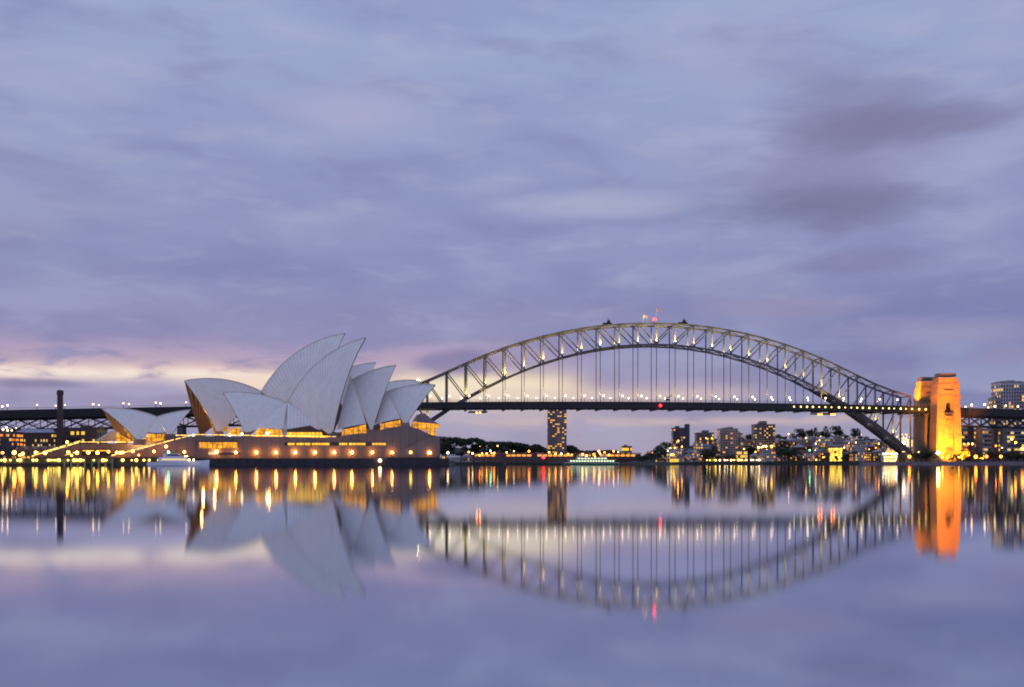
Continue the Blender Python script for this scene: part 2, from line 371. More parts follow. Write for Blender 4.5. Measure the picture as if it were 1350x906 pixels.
def add_point(name, loc, power, col, rad=.3):
    l = bpy.data.lights.new(name, 'POINT'); l.energy = power; l.color = col; l.shadow_soft_size = rad
    o = bpy.data.objects.new(name, l); COL.objects.link(o); o.location = loc; return o
def spot(name, loc, aim, power, col, ang=60, rad=.5):
    l = bpy.data.lights.new(name, 'SPOT'); l.energy = power; l.color = col; l.spot_size = math.radians(ang); l.spot_blend = .5; l.shadow_soft_size = rad
    o = bpy.data.objects.new(name, l); COL.objects.link(o); o.location = loc; o.rotation_euler = (Vector(aim) - Vector(loc)).to_track_quat('-Z', 'Y').to_euler(); return o
for side, off in enumerate((0, BW)):
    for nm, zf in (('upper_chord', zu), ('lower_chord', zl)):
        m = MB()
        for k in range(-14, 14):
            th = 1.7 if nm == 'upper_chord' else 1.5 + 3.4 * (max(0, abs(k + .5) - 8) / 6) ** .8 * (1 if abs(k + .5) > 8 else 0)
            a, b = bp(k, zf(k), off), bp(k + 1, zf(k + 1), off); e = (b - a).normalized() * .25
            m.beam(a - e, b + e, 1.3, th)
        m.build(nm, STEEL if nm == 'upper_chord' else mat('shaded_steel', (.075, .072, .07), .6, .25, .12), bridge, True)  # lower chord: its unlit look is put into a darker copy of the steel
    for k in range(-14, 15):
        wide = 1.25 if abs(k) < 8 else 1.5
        MB().beam(bp(k, zl(k) + .4, off), bp(k, zu(k) - .5, off), wide, 1.0).build('truss_post', STEEL, bridge, True)
        if abs(k) <= 10: MB().beam(bp(k, dk(k) - 1, off), bp(k, zl(k) - .5, off), .62).build('hanger', STEEL, bridge, True)
        if k != 0:
            k2 = k + (1 if k < 0 else -1)
            MB().beam(bp(k, zu(k) - .6, off), bp(k2, zl(k2) + .6, off), .95, .95).build('diagonal', STEEL, bridge, True)
for k in range(-14, 15):
    MB().beam(bp(k, zu(k), .6), bp(k, zu(k), BW - .6), .8).build('cross_strut', STEEL, bridge, True)
    MB().beam(bp(k, zl(k), .6), bp(k, zl(k), BW - .6), .9 + (.8 if abs(k) > 9 else 0)).build('cross_strut', STEEL, bridge, True)
    if k < 14:
        m = MB(); z0, z1 = zl(k) + .3, zl(k + 1) + .3; t = 1.0 if abs(k) < 9 else 3.4
        m.beam(bp(k, z0, .7), bp(k + 1, z1, BW - .7), .7, .6 * t); m.beam(bp(k, z0 + .1, BW - .7), bp(k + 1, z1 + .1, .7), .7, .6 * t)
        if abs(k + .5) > 9:                                     # the heavy braced floor of the arch near its bearings
            for q in (.17, .33, .5, .67, .83): m.beam(bp(k + q, zl(k + q) + .2, .7), bp(k + q, zl(k + q) + .2, BW - .7), 2.0, 2.2)
        m.build('lateral_brace', DSTEEL, bridge, True)
        z0, z1 = zu(k) - .3, zu(k + 1) - .3
        MB().beam(bp(k, z0, .7), bp(k + 1, z1, BW - .7), .5).build('lateral_brace', STEEL, bridge, True)
dm = MB(); pm = MB(); rm = MB()
for k in range(-15, 15):
    for q in range(2):
        a, b = k + q / 2, k + q / 2 + .5
        P = [bp(a, dk(a) - 1.3, -6), bp(b, dk(b) - 1.3, -6), bp(b, dk(b) - 1.3, BW + 6), bp(a, dk(a) - 1.3, BW + 6)]
        dm.hexa(P + [p + Vector((0, 0, 1.3)) for p in P])
    for o_ in (-5.4, 1.2, BW - 1.2, BW + 5.4): dm.beam(bp(k, dk(k) - 3.7, o_), bp(k + 1, dk(k + 1) - 3.7, o_), .5, 4.6)
    for q in (0, .33, .66): dm.beam(bp(k + q, dk(k + q) - 5.3, -5), bp(k + q, dk(k + q) - 5.3, BW + 5), .7, 2.1)
    for o_ in (-6, BW + 6):
        rm.beam(bp(k, dk(k) + 1.9, o_), bp(k + 1, dk(k + 1) + 1.9, o_), .25, .2); rm.beam(bp(k, dk(k) + .9, o_), bp(k + 1, dk(k + 1) + .9, o_), .18, .12)
        for q in range(4): rm.beam(bp(k + q / 4, dk(k), o_), bp(k + q / 4, dk(k) + 1.9, o_), .16)
dm.build('deck', DSTEEL, bridge, True); rm.build('railing', STEEL, bridge, True)
for k in range(-14, 15):                                        # cross girders hanging below the deck at each panel
    MB().beam(bp(k, dk(k) - 6.9, -5.5), bp(k, dk(k) - 6.9, BW + 5.5), 1.0, 1.2).build('cross_girder', DSTEEL, bridge, True)
for i in range(24):                                             # walkway lamps along the side of the deck towards the north shore
    k = 7.4 + i * .345 + R.uniform(-.05, .05)
    MB().ball(bp(k, dk(k) - 3.0, -6.2), R.choice([.55, .7, .85]), 8, 6).build('walkway_lamp', L_DK, bridge, True)
for k in (-14, 14):
    for off in (0, BW): MB().box(bp(k, 6, off), (7, 7, 9), 0, .7).build('bearing_block', PYLON, bridge, True)
for k in range(-12, 14):                                        # floodlights at the lower panel points
    bo = bp(k, zl(k) + .5, -5.0)
    MB().box(bo, (.6, .6, .4)).beam(bo, bp(k, zl(k) + .5, -.6), .2).build('floodlight', POST, bridge, True)
    up_ = zu(k) - zl(k)
    spot('arch_floodlight', bp(k, zl(k) + 1.0, -5.0), bp(k, zl(k) + up_ * .55, 0), 46000 * R.uniform(.6, 1.4) * (1 if k > -9 else .6), (1, .72, .24), 84, .3)
    if k % 2 == 0: spot('arch_floodlight', bp(k, zl(k) + 1.0, BW - 4.5), bp(k, zl(k) + up_ * .5, BW), 20000, (1, .74, .26), 60, .3)
    if -11 < k < 11: spot('hanger_floodlight', bp(k, dk(k) + 1, -5.2), bp(k, dk(k) + 22, 0), 30000 * R.uniform(.5, 1.5), (1, .66, .28), 70, .3)
# things on the bridge
def lamp(name, label, group, cat='street lamp', h=6.0, r=.5, m=L_WW, arm=0.0):
    t = thing(name, label, cat, (0, 0, 0), 0, group)
    p = MB().tube((0, 0, 0), (0, 0, h), .16 + r * .12, .09 + r * .06, 6)
    if arm: p.beam((0, 0, h), (arm, 0, h + .2), .15)
    p.build('post', POST, t)
    MB().ball((arm, 0, h + r * .5), r, 10, 7).build('lamp_head', m, t); return t
def lamp_row(proto, spots, labf, group):
    """first spot takes the prototype itself, the rest are copies"""
    for i, s in enumerate(spots):
        lab = labf(i)
        if i == 0: o = proto; o.location = s; o['label'] = lab; o['group'] = group
        else: o = copy_tree(proto, s, 0, lab, None, group)
near = [bp(k + .12, dk(k), -5.2) for k in range(-12, 14)]; far = [bp(k - .18, dk(k), BW + 4.5) for k in range(-12, 14)]
lamp_row(lamp('street_lamp', '', '', h=5.2, r=.72, m=L_BRG), near, lambda i: f'street lamp on the near side of the arch bridge deck, {nth(i)} from left', 'street lamps along the near side of the bridge deck')
lamp_row(lamp('street_lamp', '', '', h=5.0, r=.6, m=L_BRG), far, lambda i: f'street lamp on the far side of the arch bridge deck, {nth(i)} from left', 'street lamps along the far side of the bridge deck')
t = thing('beacon', 'glowing red beacon on the very top of the steel arch', 'beacon', bp(-.12, zu(0) + .8, 0))
MB().tube((0, 0, 0), (0, 0, 2.4), .3).build('post', POST, t); MB().ball((0, 0, 3.2), 1.1).build('lamp_head', L_RED, t)
t = thing('beacon', 'red navigation light in the middle of the bridge deck girder', 'beacon', bp(.12, dk(0) - 3.4, -6.3))
MB().box((0, .2, 0), (2.6, .5, 2.2)).build('housing', POST, t); MB().ball((0, -.7, 0), 1.15).build('lamp_head', L_RED, t)
for i, (kk, h_, lab) in enumerate(((0, 14, 'pale flag flying from a thin white pole above the near arch rib'), (-.45, 10.5, 'smaller pale flag on a white pole on the far arch rib'))):
    t = thing('flagpole', lab, 'flag', bp(kk, zu(kk) + .8, 0 if i == 0 else BW), 0, 'flags on top of the arch')
    MB().tube((0, 0, 0), (0, 0, h_), .28, .16, 6).build('pole', WHITE, t); m = MB()
    fl = 4.6
    for q in range(6):
        a, b = q / 6, (q + 1) / 6; ya, yb = .5 * math.sin(a * 6), .5 * math.sin(b * 6)
        m.hexa([(a * fl + .2, ya, h_ - 3 - a * .6), (b * fl + .2, yb, h_ - 3 - b * .6), (b * fl + .2, yb + .08, h_ - 3 - b * .6), (a * fl + .2, ya + .08, h_ - 3 - a * .6), (a * fl + .2, ya, h_ - .3 - a * .5), (b * fl + .2, yb, h_ - .3 - b * .5), (b * fl + .2, yb + .08, h_ - .3 - b * .5), (a * fl + .2, ya + .08, h_ - .3 - a * .5)])
    m.build('flag', mat('pale_flag', (.62, .45, .5), .8), t)
for kk, lab in ((-2.6, 'small dark maintenance crane on the left of the arch crown'), (1.45, 'small dark maintenance crane on the right of the arch crown')):
    t = thing('maintenance_crane', lab, 'crane', bp(kk, zu(kk) + .9, 2), 0, 'maintenance cranes on the upper chord')
    MB().box((0, 0, .8), (8.5, 4, 1.6)).build('chassis', DSTEEL, t); MB().box((1.2, 0, 2.6), (3, 2.6, 2)).build('cab', DSTEEL, t)
    MB().beam((1.2, 0, 3.4), (.2, 0, 6), .4).beam((2.2, 0, 3), (1.6, 0, 5), .3).build('jib', DSTEEL, t)
t = thing('deck_crane', 'small dark inspection crane standing on the bridge deck right of the centre hangers', 'crane', bp(.55, dk(.5), -4.5))
MB().box((0, 0, 2.2), (3.4, 2, 2)).build('chassis', DSTEEL, t); MB().beam((-2.5, 0, 3.6), (3.2, 0, 5.6), .7).beam((3, 0, 5.2), (3.5, 0, 7.6), .4).build('jib', DSTEEL, t)
MB().tube((-1.2, 0, 0), (-1.2, 0, 1.4), .3).build('leg', DSTEEL, t); MB().tube((1.2, 0, 0), (1.2, 0, 1.4), .3).build('leg', DSTEEL, t)
for kk, lab in ((-9.4, 'dark maintenance gantry with orange lamps under the left half of the deck'), (9.15, 'dark maintenance gantry with orange lamps under the right half of the deck')):
    t = thing('maintenance_gantry', lab, 'gantry', bp(kk, dk(kk) - 7.5, -3), math.asin(S_), 'maintenance gantries under the deck')
    MB().box((0, 8, -1.4), (17, 18, .9)).box((0, -1, -2.2), (9, 1, 1.2)).build('platform', DSTEEL, t)
    for x in (-7, 7): MB().beam((x, 0, -1.2), (x, 0, .8), .5).build('hanger_arm', DSTEEL, t)
    for x in ((-1.6, 1.4) if kk < 0 else (-7.4, -4.4, 5.5, 8.2)): MB().ball((x, -1.8, -2.4), .75, 8, 6).build('lamp_head', L_ORG, t)
t = thing('floodlight', 'brilliant white floodlight at the left end of the upper arch chord beside the shell tip', 'lamp', bp(-12.5, zu(12.5) + 1.2, -1.2))
MB().tube((0, 0, -1), (0, 0, 1.2), .25).build('bracket', POST, t); MB().ball((0, 0, 2), 1.25).build('lamp_head', L_STAR, t)

# ------------------------------------------------------------------ stone pylons
def pylon(px, D, lab, lit=True, wm=1.0):
    cx = gx(px, D); t = thing('stone_pylon', lab, 'bridge pylon', (cx, D, 2.0), math.asin(S_) * .5, 'granite pylons of the bridge'); zt = 87.2
    def blk(m, x0, x1, y0, y1, z0, z1, k0, k1): m.hexa([(x * k, y * k, z) for z, k in ((z0, k0), (z1, k1)) for x, y in ((x0, y0), (x1, y0), (x1, y1), (x0, y1))])
    k = lambda z: 1.0 - .145 * (z / 64) if z < 64 else .855 - .10 * ((z - 64) / 20)
    w_, d_ = 13.6 * wm, 8.5; a = 5.0
    m = MB()
    zs = [0, 64]
    blk(m, -w_, -a, -d_, d_, 0, 64, k(0), k(64)); blk(m, a, w_, -d_, d_, 0, 64, k(0), k(64))
    blk(m, -a, a, -d_ + 1.3, d_ - 1.3, 0, 48, k(0), k(48)); blk(m, -a, a, -d_ + 1.3, d_ - 1.3, 58, 64, k(58), k(64))
    for s_ in (-1, 1):                                          # jambs and haunches of the arched opening
        blk(m, *sorted((s_ * 2.7, s_ * a)), -d_ + 1.3, d_ - 1.3, 48, 58, k(48), k(58))
        for i in range(4):
            z = 55 + i * .75; r = 2.7 * math.sqrt(max(0, 1 - (i * .75 + .75) ** 2 / 10)); blk(m, *sorted((s_ * r, s_ * 2.75)), -d_ + 1.32, d_ - 1.32, z, z + .75, k(z), k(z))
    m.build('shaft', PYLON, t)
    m = MB(); blk(m, -w_ * 1.01, w_ * 1.01, -d_ * 1.01, d_ * 1.01, 64, 76, k(64), k(76)); m.build('upper_shaft', PYLON, t)
    m = MB(); blk(m, -w_ * 1.06, w_ * 1.06, -d_ * 1.06, d_ * 1.06, 62.6, 64.4, .855, .85); m.build('cornice', PYLON, t)
    m = MB(); blk(m, -w_ * .96, w_ * .96, -d_ * .97, d_ * .97, 76, 81.5, k(76), k(80)); m.build('crown', PYLON, t)
    m = MB(); m.box((0, 0, zt - 3), (w_ * 1.26, d_ * 1.25, 3.0)); m.build('cap', CAPM, t)
    MB().box((0, -d_ * .84 - .2, 69.5), (9.5, .5, .8)).build('slot', CAPM, t)
    MB().box((0, -d_ * .9 - .1, 47.2), (9.6, 1.4, 1.5)).build('balcony', CAPM, t)
    MB().box((0, -d_ * .9 + .1, 43.2), (7, .9, 3.0)).box((0, -d_ * .9 + .1, 39), (4.6, .8, 4.0)).build('corbel', PYLON, t)
    MB().box((0, -d_ * .965 + .75, 12.5), (11.2, .9, 3.4)).build('lintel', mat('red_lintel', (.30, .12, .08), .8), t)
    MB().box((0, -d_ * .98 + .85, 5.2), (8, .9, 8.6)).build('door', mat('pylon_door', (.20, .16, .12), .8), t)
    return t
pylon(1246.3, 1050, 'orange floodlit granite pylon in front, nearest the camera beside the right end of the arch', wm=.94)
pylon(1222.5, 1097, 'dimmer granite pylon standing behind the orange floodlit one', wm=.9)
pylon(471, 985, 'granite pylon behind the tall white shells, near side of the left bridge end')
pylon(476, 1030, 'granite pylon behind the tall white shells, far side of the left bridge end')
for k0, lab in ((15.5, 'dark stone abutment under the deck between the right pair of pylons'), (-15.6, 'dark stone abutment under the deck between the left pair of pylons')):
    c = bp(k0, 0, BW / 2); t = thing('abutment', lab, 'abutment', (c.x, c.y, 2), math.asin(S_), 'stone abutments of the bridge')
    MB().box((0, 0, 22), (26, 22, 48), 0, .96).build('wall', mat('abutment_stone', (.13, .11, .09), .85, .25, .1), t)
    MB().box((0, 0, 46.8), (27, 24, 1.6)).build('cornice', mat('abutment_stone', (.13, .11, .09)), t)
PX = gx(1248, 1050)
for x, p in ((-16, 1.1), (2, .8), (17, .9)):
    spot('pylon_floodlight', (PX + x, 1050 - 44, 4), (PX + x * .3, 1042, 40), 640000 * p, (1, .27, .01), 70)
spot('pylon_floodlight', (PX - 3, 1050 - 26, 4), (PX - 1, 1042, 16), 130000, (1, .42, .02), 80)
spot('pylon_floodlight', (PX - 3, 1050 - 44, 4), (PX - 1, 1042, 82), 1700000, (1, .27, .01), 36)
spot('pylon_floodlight', (PX - 40, 1026, 58), (PX - 13, 1047, 76), 110000, (1, .27, .01), 60)
spot('pylon_floodlight', (PX - 34, 1084, 61), (PX - 11, 1095, 76), 480000, (1, .28, .01), 48)
spot('pylon_floodlight', (PX - 30, 1062, 6), (PX - 6, 1092, 24), 50000, (1, .40, .03), 60)

# ------------------------------------------------------------------ approach viaducts
def viaduct(lab, k0, k1, step, piers, lbl_mat):  # lattice deck truss on stone piers
    t = thing('approach_viaduct', lab, 'viaduct', bp((k0 + k1) / 2, 0, BW / 2)); g1 = MB(); rr = MB(); k = k0
    while k < k1 - 1e-6:
        b = min(k + 1, k1); P = [bp(k, dk(k) - 1.2, -4), bp(b, dk(b) - 1.2, -4), bp(b, dk(b) - 1.2, BW + 4), bp(k, dk(k) - 1.2, BW + 4)]
        g1.hexa(P + [p + Vector((0, 0, 1.2)) for p in P])
        for o_ in (-3.6, BW + 3.6): g1.beam(bp(k, dk(k) - 4.1, o_), bp(b, dk(b) - 4.1, o_), .6, 6.4); rr.beam(bp(k, dk(k) + 1.6, o_ * 1.02), bp(b, dk(b) + 1.6, o_ * 1.02), .3, .25)
        k += 1
    g1.build('deck_girder', DSTEEL, t, True); rr.build('railing', mat('lit_parapet', (.22, .16, .12), .7), t, True)
    for off in (0, BW):
        tc_ = MB(); bc = MB(); k = k0
        tc_.beam(bp(k0, dk(k0) - 7.9, off), bp(k1, dk(k1) - 7.9, off), .9, 1.0).build('top_chord', DSTEEL, t, True)
        bc.beam(bp(k0, dk(k0) - 17.3, off), bp(k1, dk(k1) - 17.3, off), .9, 1.2).build('bottom_chord', DSTEEL, t, True)
        while k < k1 - 1e-6:
            b = min(k + step, k1)
            MB().beam(bp(k, dk(k) - 17, off), bp(b, dk(b) - 8, off), 1.15 if off == 0 else .5).build('diagonal', DSTEEL, t, True)
            MB().beam(bp(k, dk(k) - 8, off + .2), bp(b, dk(b) - 17, off + .2), 1.15 if off == 0 else .5).build('diagonal', DSTEEL, t, True)
            MB().beam(bp(k, dk(k) - 17, off), bp(k, dk(k) - 8, off), .6).build('post', DSTEEL, t, True); k += step
    for kp in piers:
        for off in (2.5, BW - 2.5):
            c = bp(kp, (dk(kp) - 18) / 2 + 1, off); MB().box(c, (5.2, 5.2, dk(kp) - 20), math.asin(S_), .86).build('pier', lbl_mat, t, True)
    return t
PIER = mat('pier_concrete', (.17, .145, .14), .85, .2, .1)
viaduct('dark trussed approach viaduct on the left behind the small shells', -38, -16.6, 1.15, (-20, -24.4, -28.7, -33, -37), PIER)
viaduct('dark trussed approach viaduct on the right beyond the orange pylon', 16.6, 30, .7, (18.0, 19.4, 22.4, 26), PIER)
def on_front(px, py, off=-3.5):
    tn = (px - CX) / F; k = (tn * (B0.y + BN.y * off) - B0.x - BN.x * off) / (PAN * (C_ - tn * S_)); p = bp(k, 0, off); return k, Vector((p.x, p.y, zr(py, p.y)))
def lamp_at(px, py, nm, lab, group, r, m, off=-3.5):
    k, p = on_front(px, py, off); h_ = p.z - dk(k)
    t = thing('street_lamp', lab, 'street lamp', (p.x, p.y, dk(k)), 0, group)
    MB().tube((0, 0, 0), (0, 0, max(1, h_)), .3, .16, 6).build('post', POST, t); MB().ball((0, 0, max(1, h_)), r, 10, 7).build('lamp_head', m, t)
LL = [(3, 536, 1), (10, 534.5, 1.1), (49, 534, 1.1), (73.5, 535, .8), (85.5, 534, .9), (122.8, 533, 1.1), (130.5, 534.2, 1.0), (162.8, 531.8, .8), (170, 533, 1), (205.3, 531, .95), (211.5, 532, 1), (245.5, 530.5, .95)]
for i, (a, b, r) in enumerate(LL): lamp_at(a, b, '', f'warm white street lamp on the left viaduct, {nth(i)} from the left', 'street lamps on the left viaduct', r * R.uniform(.5, .68), L_WW)
for i, (a, b, r) in enumerate([(1273, 536.5, .7), (1281, 534, 1.1), (1298, 533.5, 1.15), (1303, 537.5, .6), (1311.5, 536, 1.0), (1326, 535, .8), (1342, 536, .9)]):
    lamp_at(a, b, '', f'street lamp on the right viaduct, {nth(i)} from the orange pylon', 'street lamps on the right viaduct', r * .85, L_WW)

# ------------------------------------------------------------------ the opera house on its podium
opera = thing('opera_house', 'great white shell-roofed opera house on a brown stone podium by the water', 'opera house', WALL.at_z(400, 2.5, -30))
def sphere_center(T, B, P, rad, prefer):
    a, b = B - T, P - T; n_ = a.cross(b); cc = T + ((n_.cross(a)) * b.length_squared + (b.cross(n_)) * a.length_squared) / (2 * n_.length_squared)
    rc = (T - cc).length; rad = max(rad, rc * 1.03); hh = math.sqrt(rad * rad - rc * rc); n_.normalize()
    c1, c2 = cc + n_ * hh, cc - n_ * hh
    return (c1 if (c1 - cc).dot(prefer) < (c2 - cc).dot(prefer) else c2), rad
def shell(parent, pl, T, B, P, w_, rad=75, tile=None, glass=None, thick=.9):
    T3, B3, P3 = pl.pt(*T), pl.pt(*B), pl.pt(*P, off=w_)
    c, rad = sphere_center(T3, B3, P3, rad, pl.b + Vector((0, 0, .6)))
    cp = c - pl.b * (c - T3).dot(pl.b); v0, v1 = T3 - cp, B3 - cp; r0 = v0.length; ang = v0.angle(v1); NU, NV = 40, 26
    ridge = []
    for i in range(NU + 1):
        t_ = i / NU; q = (v0 * math.sin((1 - t_) * ang) + v1 * math.sin(t_ * ang)) / math.sin(ang); ridge.append(cp + q.normalized() * r0)
    def arc(Q, t_):
        a, b = P3 - c, Q - c; an = a.angle(b); return c + (a * math.sin((1 - t_) * an) + b * math.sin(t_ * an)) / math.sin(an)
    res = []
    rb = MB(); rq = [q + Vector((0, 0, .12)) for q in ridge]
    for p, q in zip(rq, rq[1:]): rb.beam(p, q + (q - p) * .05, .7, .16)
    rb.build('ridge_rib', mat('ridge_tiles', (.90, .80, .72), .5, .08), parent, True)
    for side in (0, 1):
        mir = (lambda p: p - pl.b * (2 * (p - pl.o).dot(pl.b))) if side else (lambda p: p)
        cm = mir(c); m = MB(); m.uv = []; li = MB(); li.uv = []
        for i, Q in enumerate(ridge):
            for j in range(NV + 1):
                tt = .045 + .955 * j / NV; p = mir(arc(Q, tt)); m.v.append(p); m.uv.append((i / NU, tt)); li.v.append(p + (cm - p).normalized() * thick); li.uv.append((i / NU, tt))
        for i in range(NU):
            for j in range(NV):
                q = i * (NV + 1) + j; m.f.append((q, q + 1, q + NV + 2, q + NV + 1)); li.f.append((q, q + NV + 1, q + NV + 2, q + 1))
        nn = len(li.v); edge = [j for j in range(NV + 1)]
        li.v += [m.v[j] for j in edge]; li.uv += [(.3, .5)] * len(edge)                         # the concrete rim of the mouth
        for j in range(NV): li.f.append((j, j + 1, nn + j + 1, nn + j))
        nn = len(m.v); last = NU * (NV + 1); m.v += [Vector(li.v[last + j]) for j in range(NV + 1)]; m.uv += [(.98, .5)] * (NV + 1)
        for j in range(NV): m.f.append((last + j, nn + j, nn + j + 1, last + j + 1))
        o = m.build('shell', tile or TILE, parent, True, True, normals=True)
        li.build('shell_lining', RIB, o, True, True, normals=True); res.append(o)
    MB().box(P3 + Vector((0, 0, .3)), (4.5, 4.5, 2.4), pl.phi, .8).build('pedestal', PODIUM2, parent, True)
    P4 = P3 - pl.b * 2 * w_; MB().box(P4 + Vector((0, 0, .3)), (4.5, 4.5, 2.4), pl.phi, .8).build('pedestal', PODIUM2, parent, True)
    if glass is not None:                                       # tall glass wall set back inside the mouth
        gm, ins, frac = glass; m = MB(); inn = (B3 - T3); inn.z = 0; inn.normalize(); N = 10
        q0 = [arc(ridge[0], .06 + .94 * j / N) for j in range(N + 1)]; near_ = [p + inn * ins - pl.b * .9 for p in q0]
        far_ = [p - pl.b * (2 * (p - pl.o).dot(pl.b)) for p in near_]
        for j in range(int(N * frac)): m.face([near_[j], near_[j + 1], far_[j + 1], far_[j]])
        m.build('glass_wall', gm, parent, True)
    return T3, B3, P3
HF = Plane(400, 514, math.radians(13)); HC = Plane(400, 562, math.radians(28)); HR = Plane(190, 476, math.radians(35))
GW = lit_glass('bronze_foyer_glass', (1, .42, .05), 1.0, 2.2, 2.6, .1)
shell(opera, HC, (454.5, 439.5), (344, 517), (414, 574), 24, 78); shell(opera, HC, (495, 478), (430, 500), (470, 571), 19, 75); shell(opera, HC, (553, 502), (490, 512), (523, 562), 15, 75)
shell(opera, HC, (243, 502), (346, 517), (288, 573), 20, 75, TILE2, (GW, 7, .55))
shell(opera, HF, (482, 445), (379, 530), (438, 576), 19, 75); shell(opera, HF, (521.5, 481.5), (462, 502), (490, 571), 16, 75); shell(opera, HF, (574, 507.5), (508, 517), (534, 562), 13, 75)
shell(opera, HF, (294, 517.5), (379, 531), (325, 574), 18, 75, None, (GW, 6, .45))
def patch(parent, A, Bp, Cp, bulge, m, name, N=10):
    """a curved three-cornered side shell"""
    mb = MB(); mb.uv = []; nrm = (Bp - A).cross(Cp - A).normalized()
    if nrm.y > 0: nrm = -nrm
    idx = {}
    for i in range(N + 1):
        for j in range(N + 1 - i):
            u, v = i / N, j / N; w_ = 1 - u - v; p = A * w_ + Bp * u + Cp * v + nrm * bulge * (4 * (u * v + v * w_ + w_ * u) / 1.333) * .75; idx[i, j] = len(mb.v); mb.v.append(p); mb.uv.append((v * .4, 1 - w_))
    for i in range(N):
        for j in range(N - i):
            mb.f.append((idx[i, j], idx[i + 1, j], idx[i, j + 1]))
            if i + j < N - 1: mb.f.append((idx[i + 1, j], idx[i + 1, j + 1], idx[i, j + 1]))
    return mb.build(name, m, parent, True, True)
A_ = HF.pt(379, 530, 1)
patch(opera, A_, HF.pt(332, 568, 16.5), HF.pt(373.5, 566, 17), 1.6, TILE, 'side_shell'); patch(opera, A_, HF.pt(378, 566, 17), HF.pt(424, 567, 16.5), 1.6, TILE, 'side_shell')
MB().prism([A_, HF.pt(373, 566, 17.5), HF.pt(373.5, 576, 17.5), HF.pt(378, 576, 17.5), HF.pt(378.5, 566, 17.5)], HF.b * -1.2).build('spine', TILE, opera, True)
patch(opera, HF.pt(462, 495, 2), HF.pt(444, 567, 15), HF.pt(483, 559, 16), 1.2, TILE, 'side_shell'); patch(opera, HF.pt(508, 514, 2), HF.pt(495, 560, 12), HF.pt(528, 552, 13), 1.0, TILE, 'side_shell')
def panel(parent, pl, poly, off, m, name, dep=1.0, label=None): return MB().prism([pl.pt(x, y, off) for x, y in poly], pl.b * -dep).build(name, m, parent, True, label=label)
panel(opera, HF, [(334, 576), (341, 564.5), (372, 566.5), (372, 576)], 18, GLOW, 'foyer_window'); panel(opera, HF, [(379, 577), (379, 570), (424, 570), (426, 577)], 18, GLOW2, 'foyer_window')
panel(opera, HF, [(379, 570), (379, 566), (409, 561), (424, 570)], 18.4, BRONZE, 'bronze_hood'); panel(opera, HF, [(426, 577), (427, 574.3), (441, 574.8), (441, 577)], 17.4, GLOW2, 'foyer_window')
panel(opera, HF, [(450, 576), (452.5, 566), (482, 559.5), (484, 572)], 15, GLOW, 'foyer_window'); panel(opera, HF, [(501, 569), (503, 558), (527.5, 553), (529, 565)], 12, GLOW, 'foyer_window')
panel(opera, HF, [(486, 572), (489, 560), (494, 571)], 9, GLOW, 'foyer_window')
panel(opera, HC, [(299, 574), (309, 564), (315, 564), (322, 574)], 16, GLOW, 'foyer_window'); panel(opera, HF, [(453, 564), (482, 557.6), (482, 560), (453, 566.5)], 15.3, BRONZE, 'bronze_hood'); panel(opera, HF, [(503, 556.4), (527.5, 551), (527.5, 553.6), (503, 559)], 12.3, BRONZE, 'bronze_hood')
# north foyer of the near hall: stepped glass under a bronze visor
NF = HF
panel(opera, NF, [(548, 566), (548, 557), (553, 551), (562, 551.5), (577, 559), (581, 560), (575, 567)], 5, GLOW, 'foyer_window', 16)
panel(opera, NF, [(549, 556.5), (556, 545), (560, 545), (573, 556), (579.5, 559.5)], 5.6, mat('rose_bronze_roof', (.30, .20, .22), .35), 'visor', 18)
panel(opera, NF, [(566, 570), (566, 566), (575, 566), (575, 577), (566, 577)], 4, GLOW, 'foyer_window', 8)
# podium
pod = [(256, 575.3), (300, 575.6), (400, 576.6), (445, 577.6), (454, 576), (463, 573.2), (476, 571.3), (490, 570.6), (498, 570), (508, 566.5), (520, 563), (530, 562), (540, 562.3), (552, 565.5), (562, 570.5), (572, 574.8), (579.7, 575.5)]
podw = [WALL.pt(*q) for q in pod]; fl_ = 3.2
poly = [Vector((podw[0].x, podw[0].y, fl_))] + podw + [Vector((podw[-1].x, podw[-1].y, fl_))]
MB().prism(poly, -WALL.b * 98).build('podium', PODIUM, opera, True)
panel(opera, WALL, [(512, 603.5), (563, 576.8), (579.9, 576.6), (579.9, 603.5)], .9, PODIUM2, 'side_stair', .88)
panel(opera, WALL, [(147, 602.6), (256, 574.8), (256, 603.2), (147, 603.2)], .0, PODIUM2, 'great_stair', 60)
panel(opera, WALL, [(42, 603.5), (106, 585), (186, 585), (219, 576), (268, 576), (268, 603.5)], -24, PODIUM, 'forecourt_terrace', 70)
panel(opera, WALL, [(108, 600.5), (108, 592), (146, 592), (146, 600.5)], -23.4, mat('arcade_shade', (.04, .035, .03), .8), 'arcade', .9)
for a, b in ((109, 124), (127, 145)): panel(opera, WALL, [(a, 593.6), (b, 593.6), (b, 595), (a, 595)], -23.0, WIN[0], 'arcade_light', .3)
panel(opera, WALL, [(-420, 604.6), (592, 604.6), (592, 620), (-420, 620)], 8.5, DARKSTONE, 'broadwalk', 14)
panel(opera, WALL, [(-420, 604.2), (150, 604.2), (150, 611), (-420, 611)], 8.9, GREENWALL, 'greenlit_seawall', .35)
win = [(262.8, 313, 583.3, 591.3, GLOW, 'window'), (275, 286, 596, 599.5, WIN[2], 'window'), (287.5, 316, 597, 599, DGLASS, 'window')]
for a, b in ((567, 600), (607, 642), (647, 675), (680, 720), (722, 762), (808, 845), (852, 930), (962, 1027)): win.append((220 + a / 3.553, 220 + b / 3.553, 584, 587, GLOW2, 'window'))
panel(opera, WALL, [(375, 583.4), (510, 583.4), (510, 587.6), (375, 587.6)], .12, DGLASS, 'window_slot', .1)
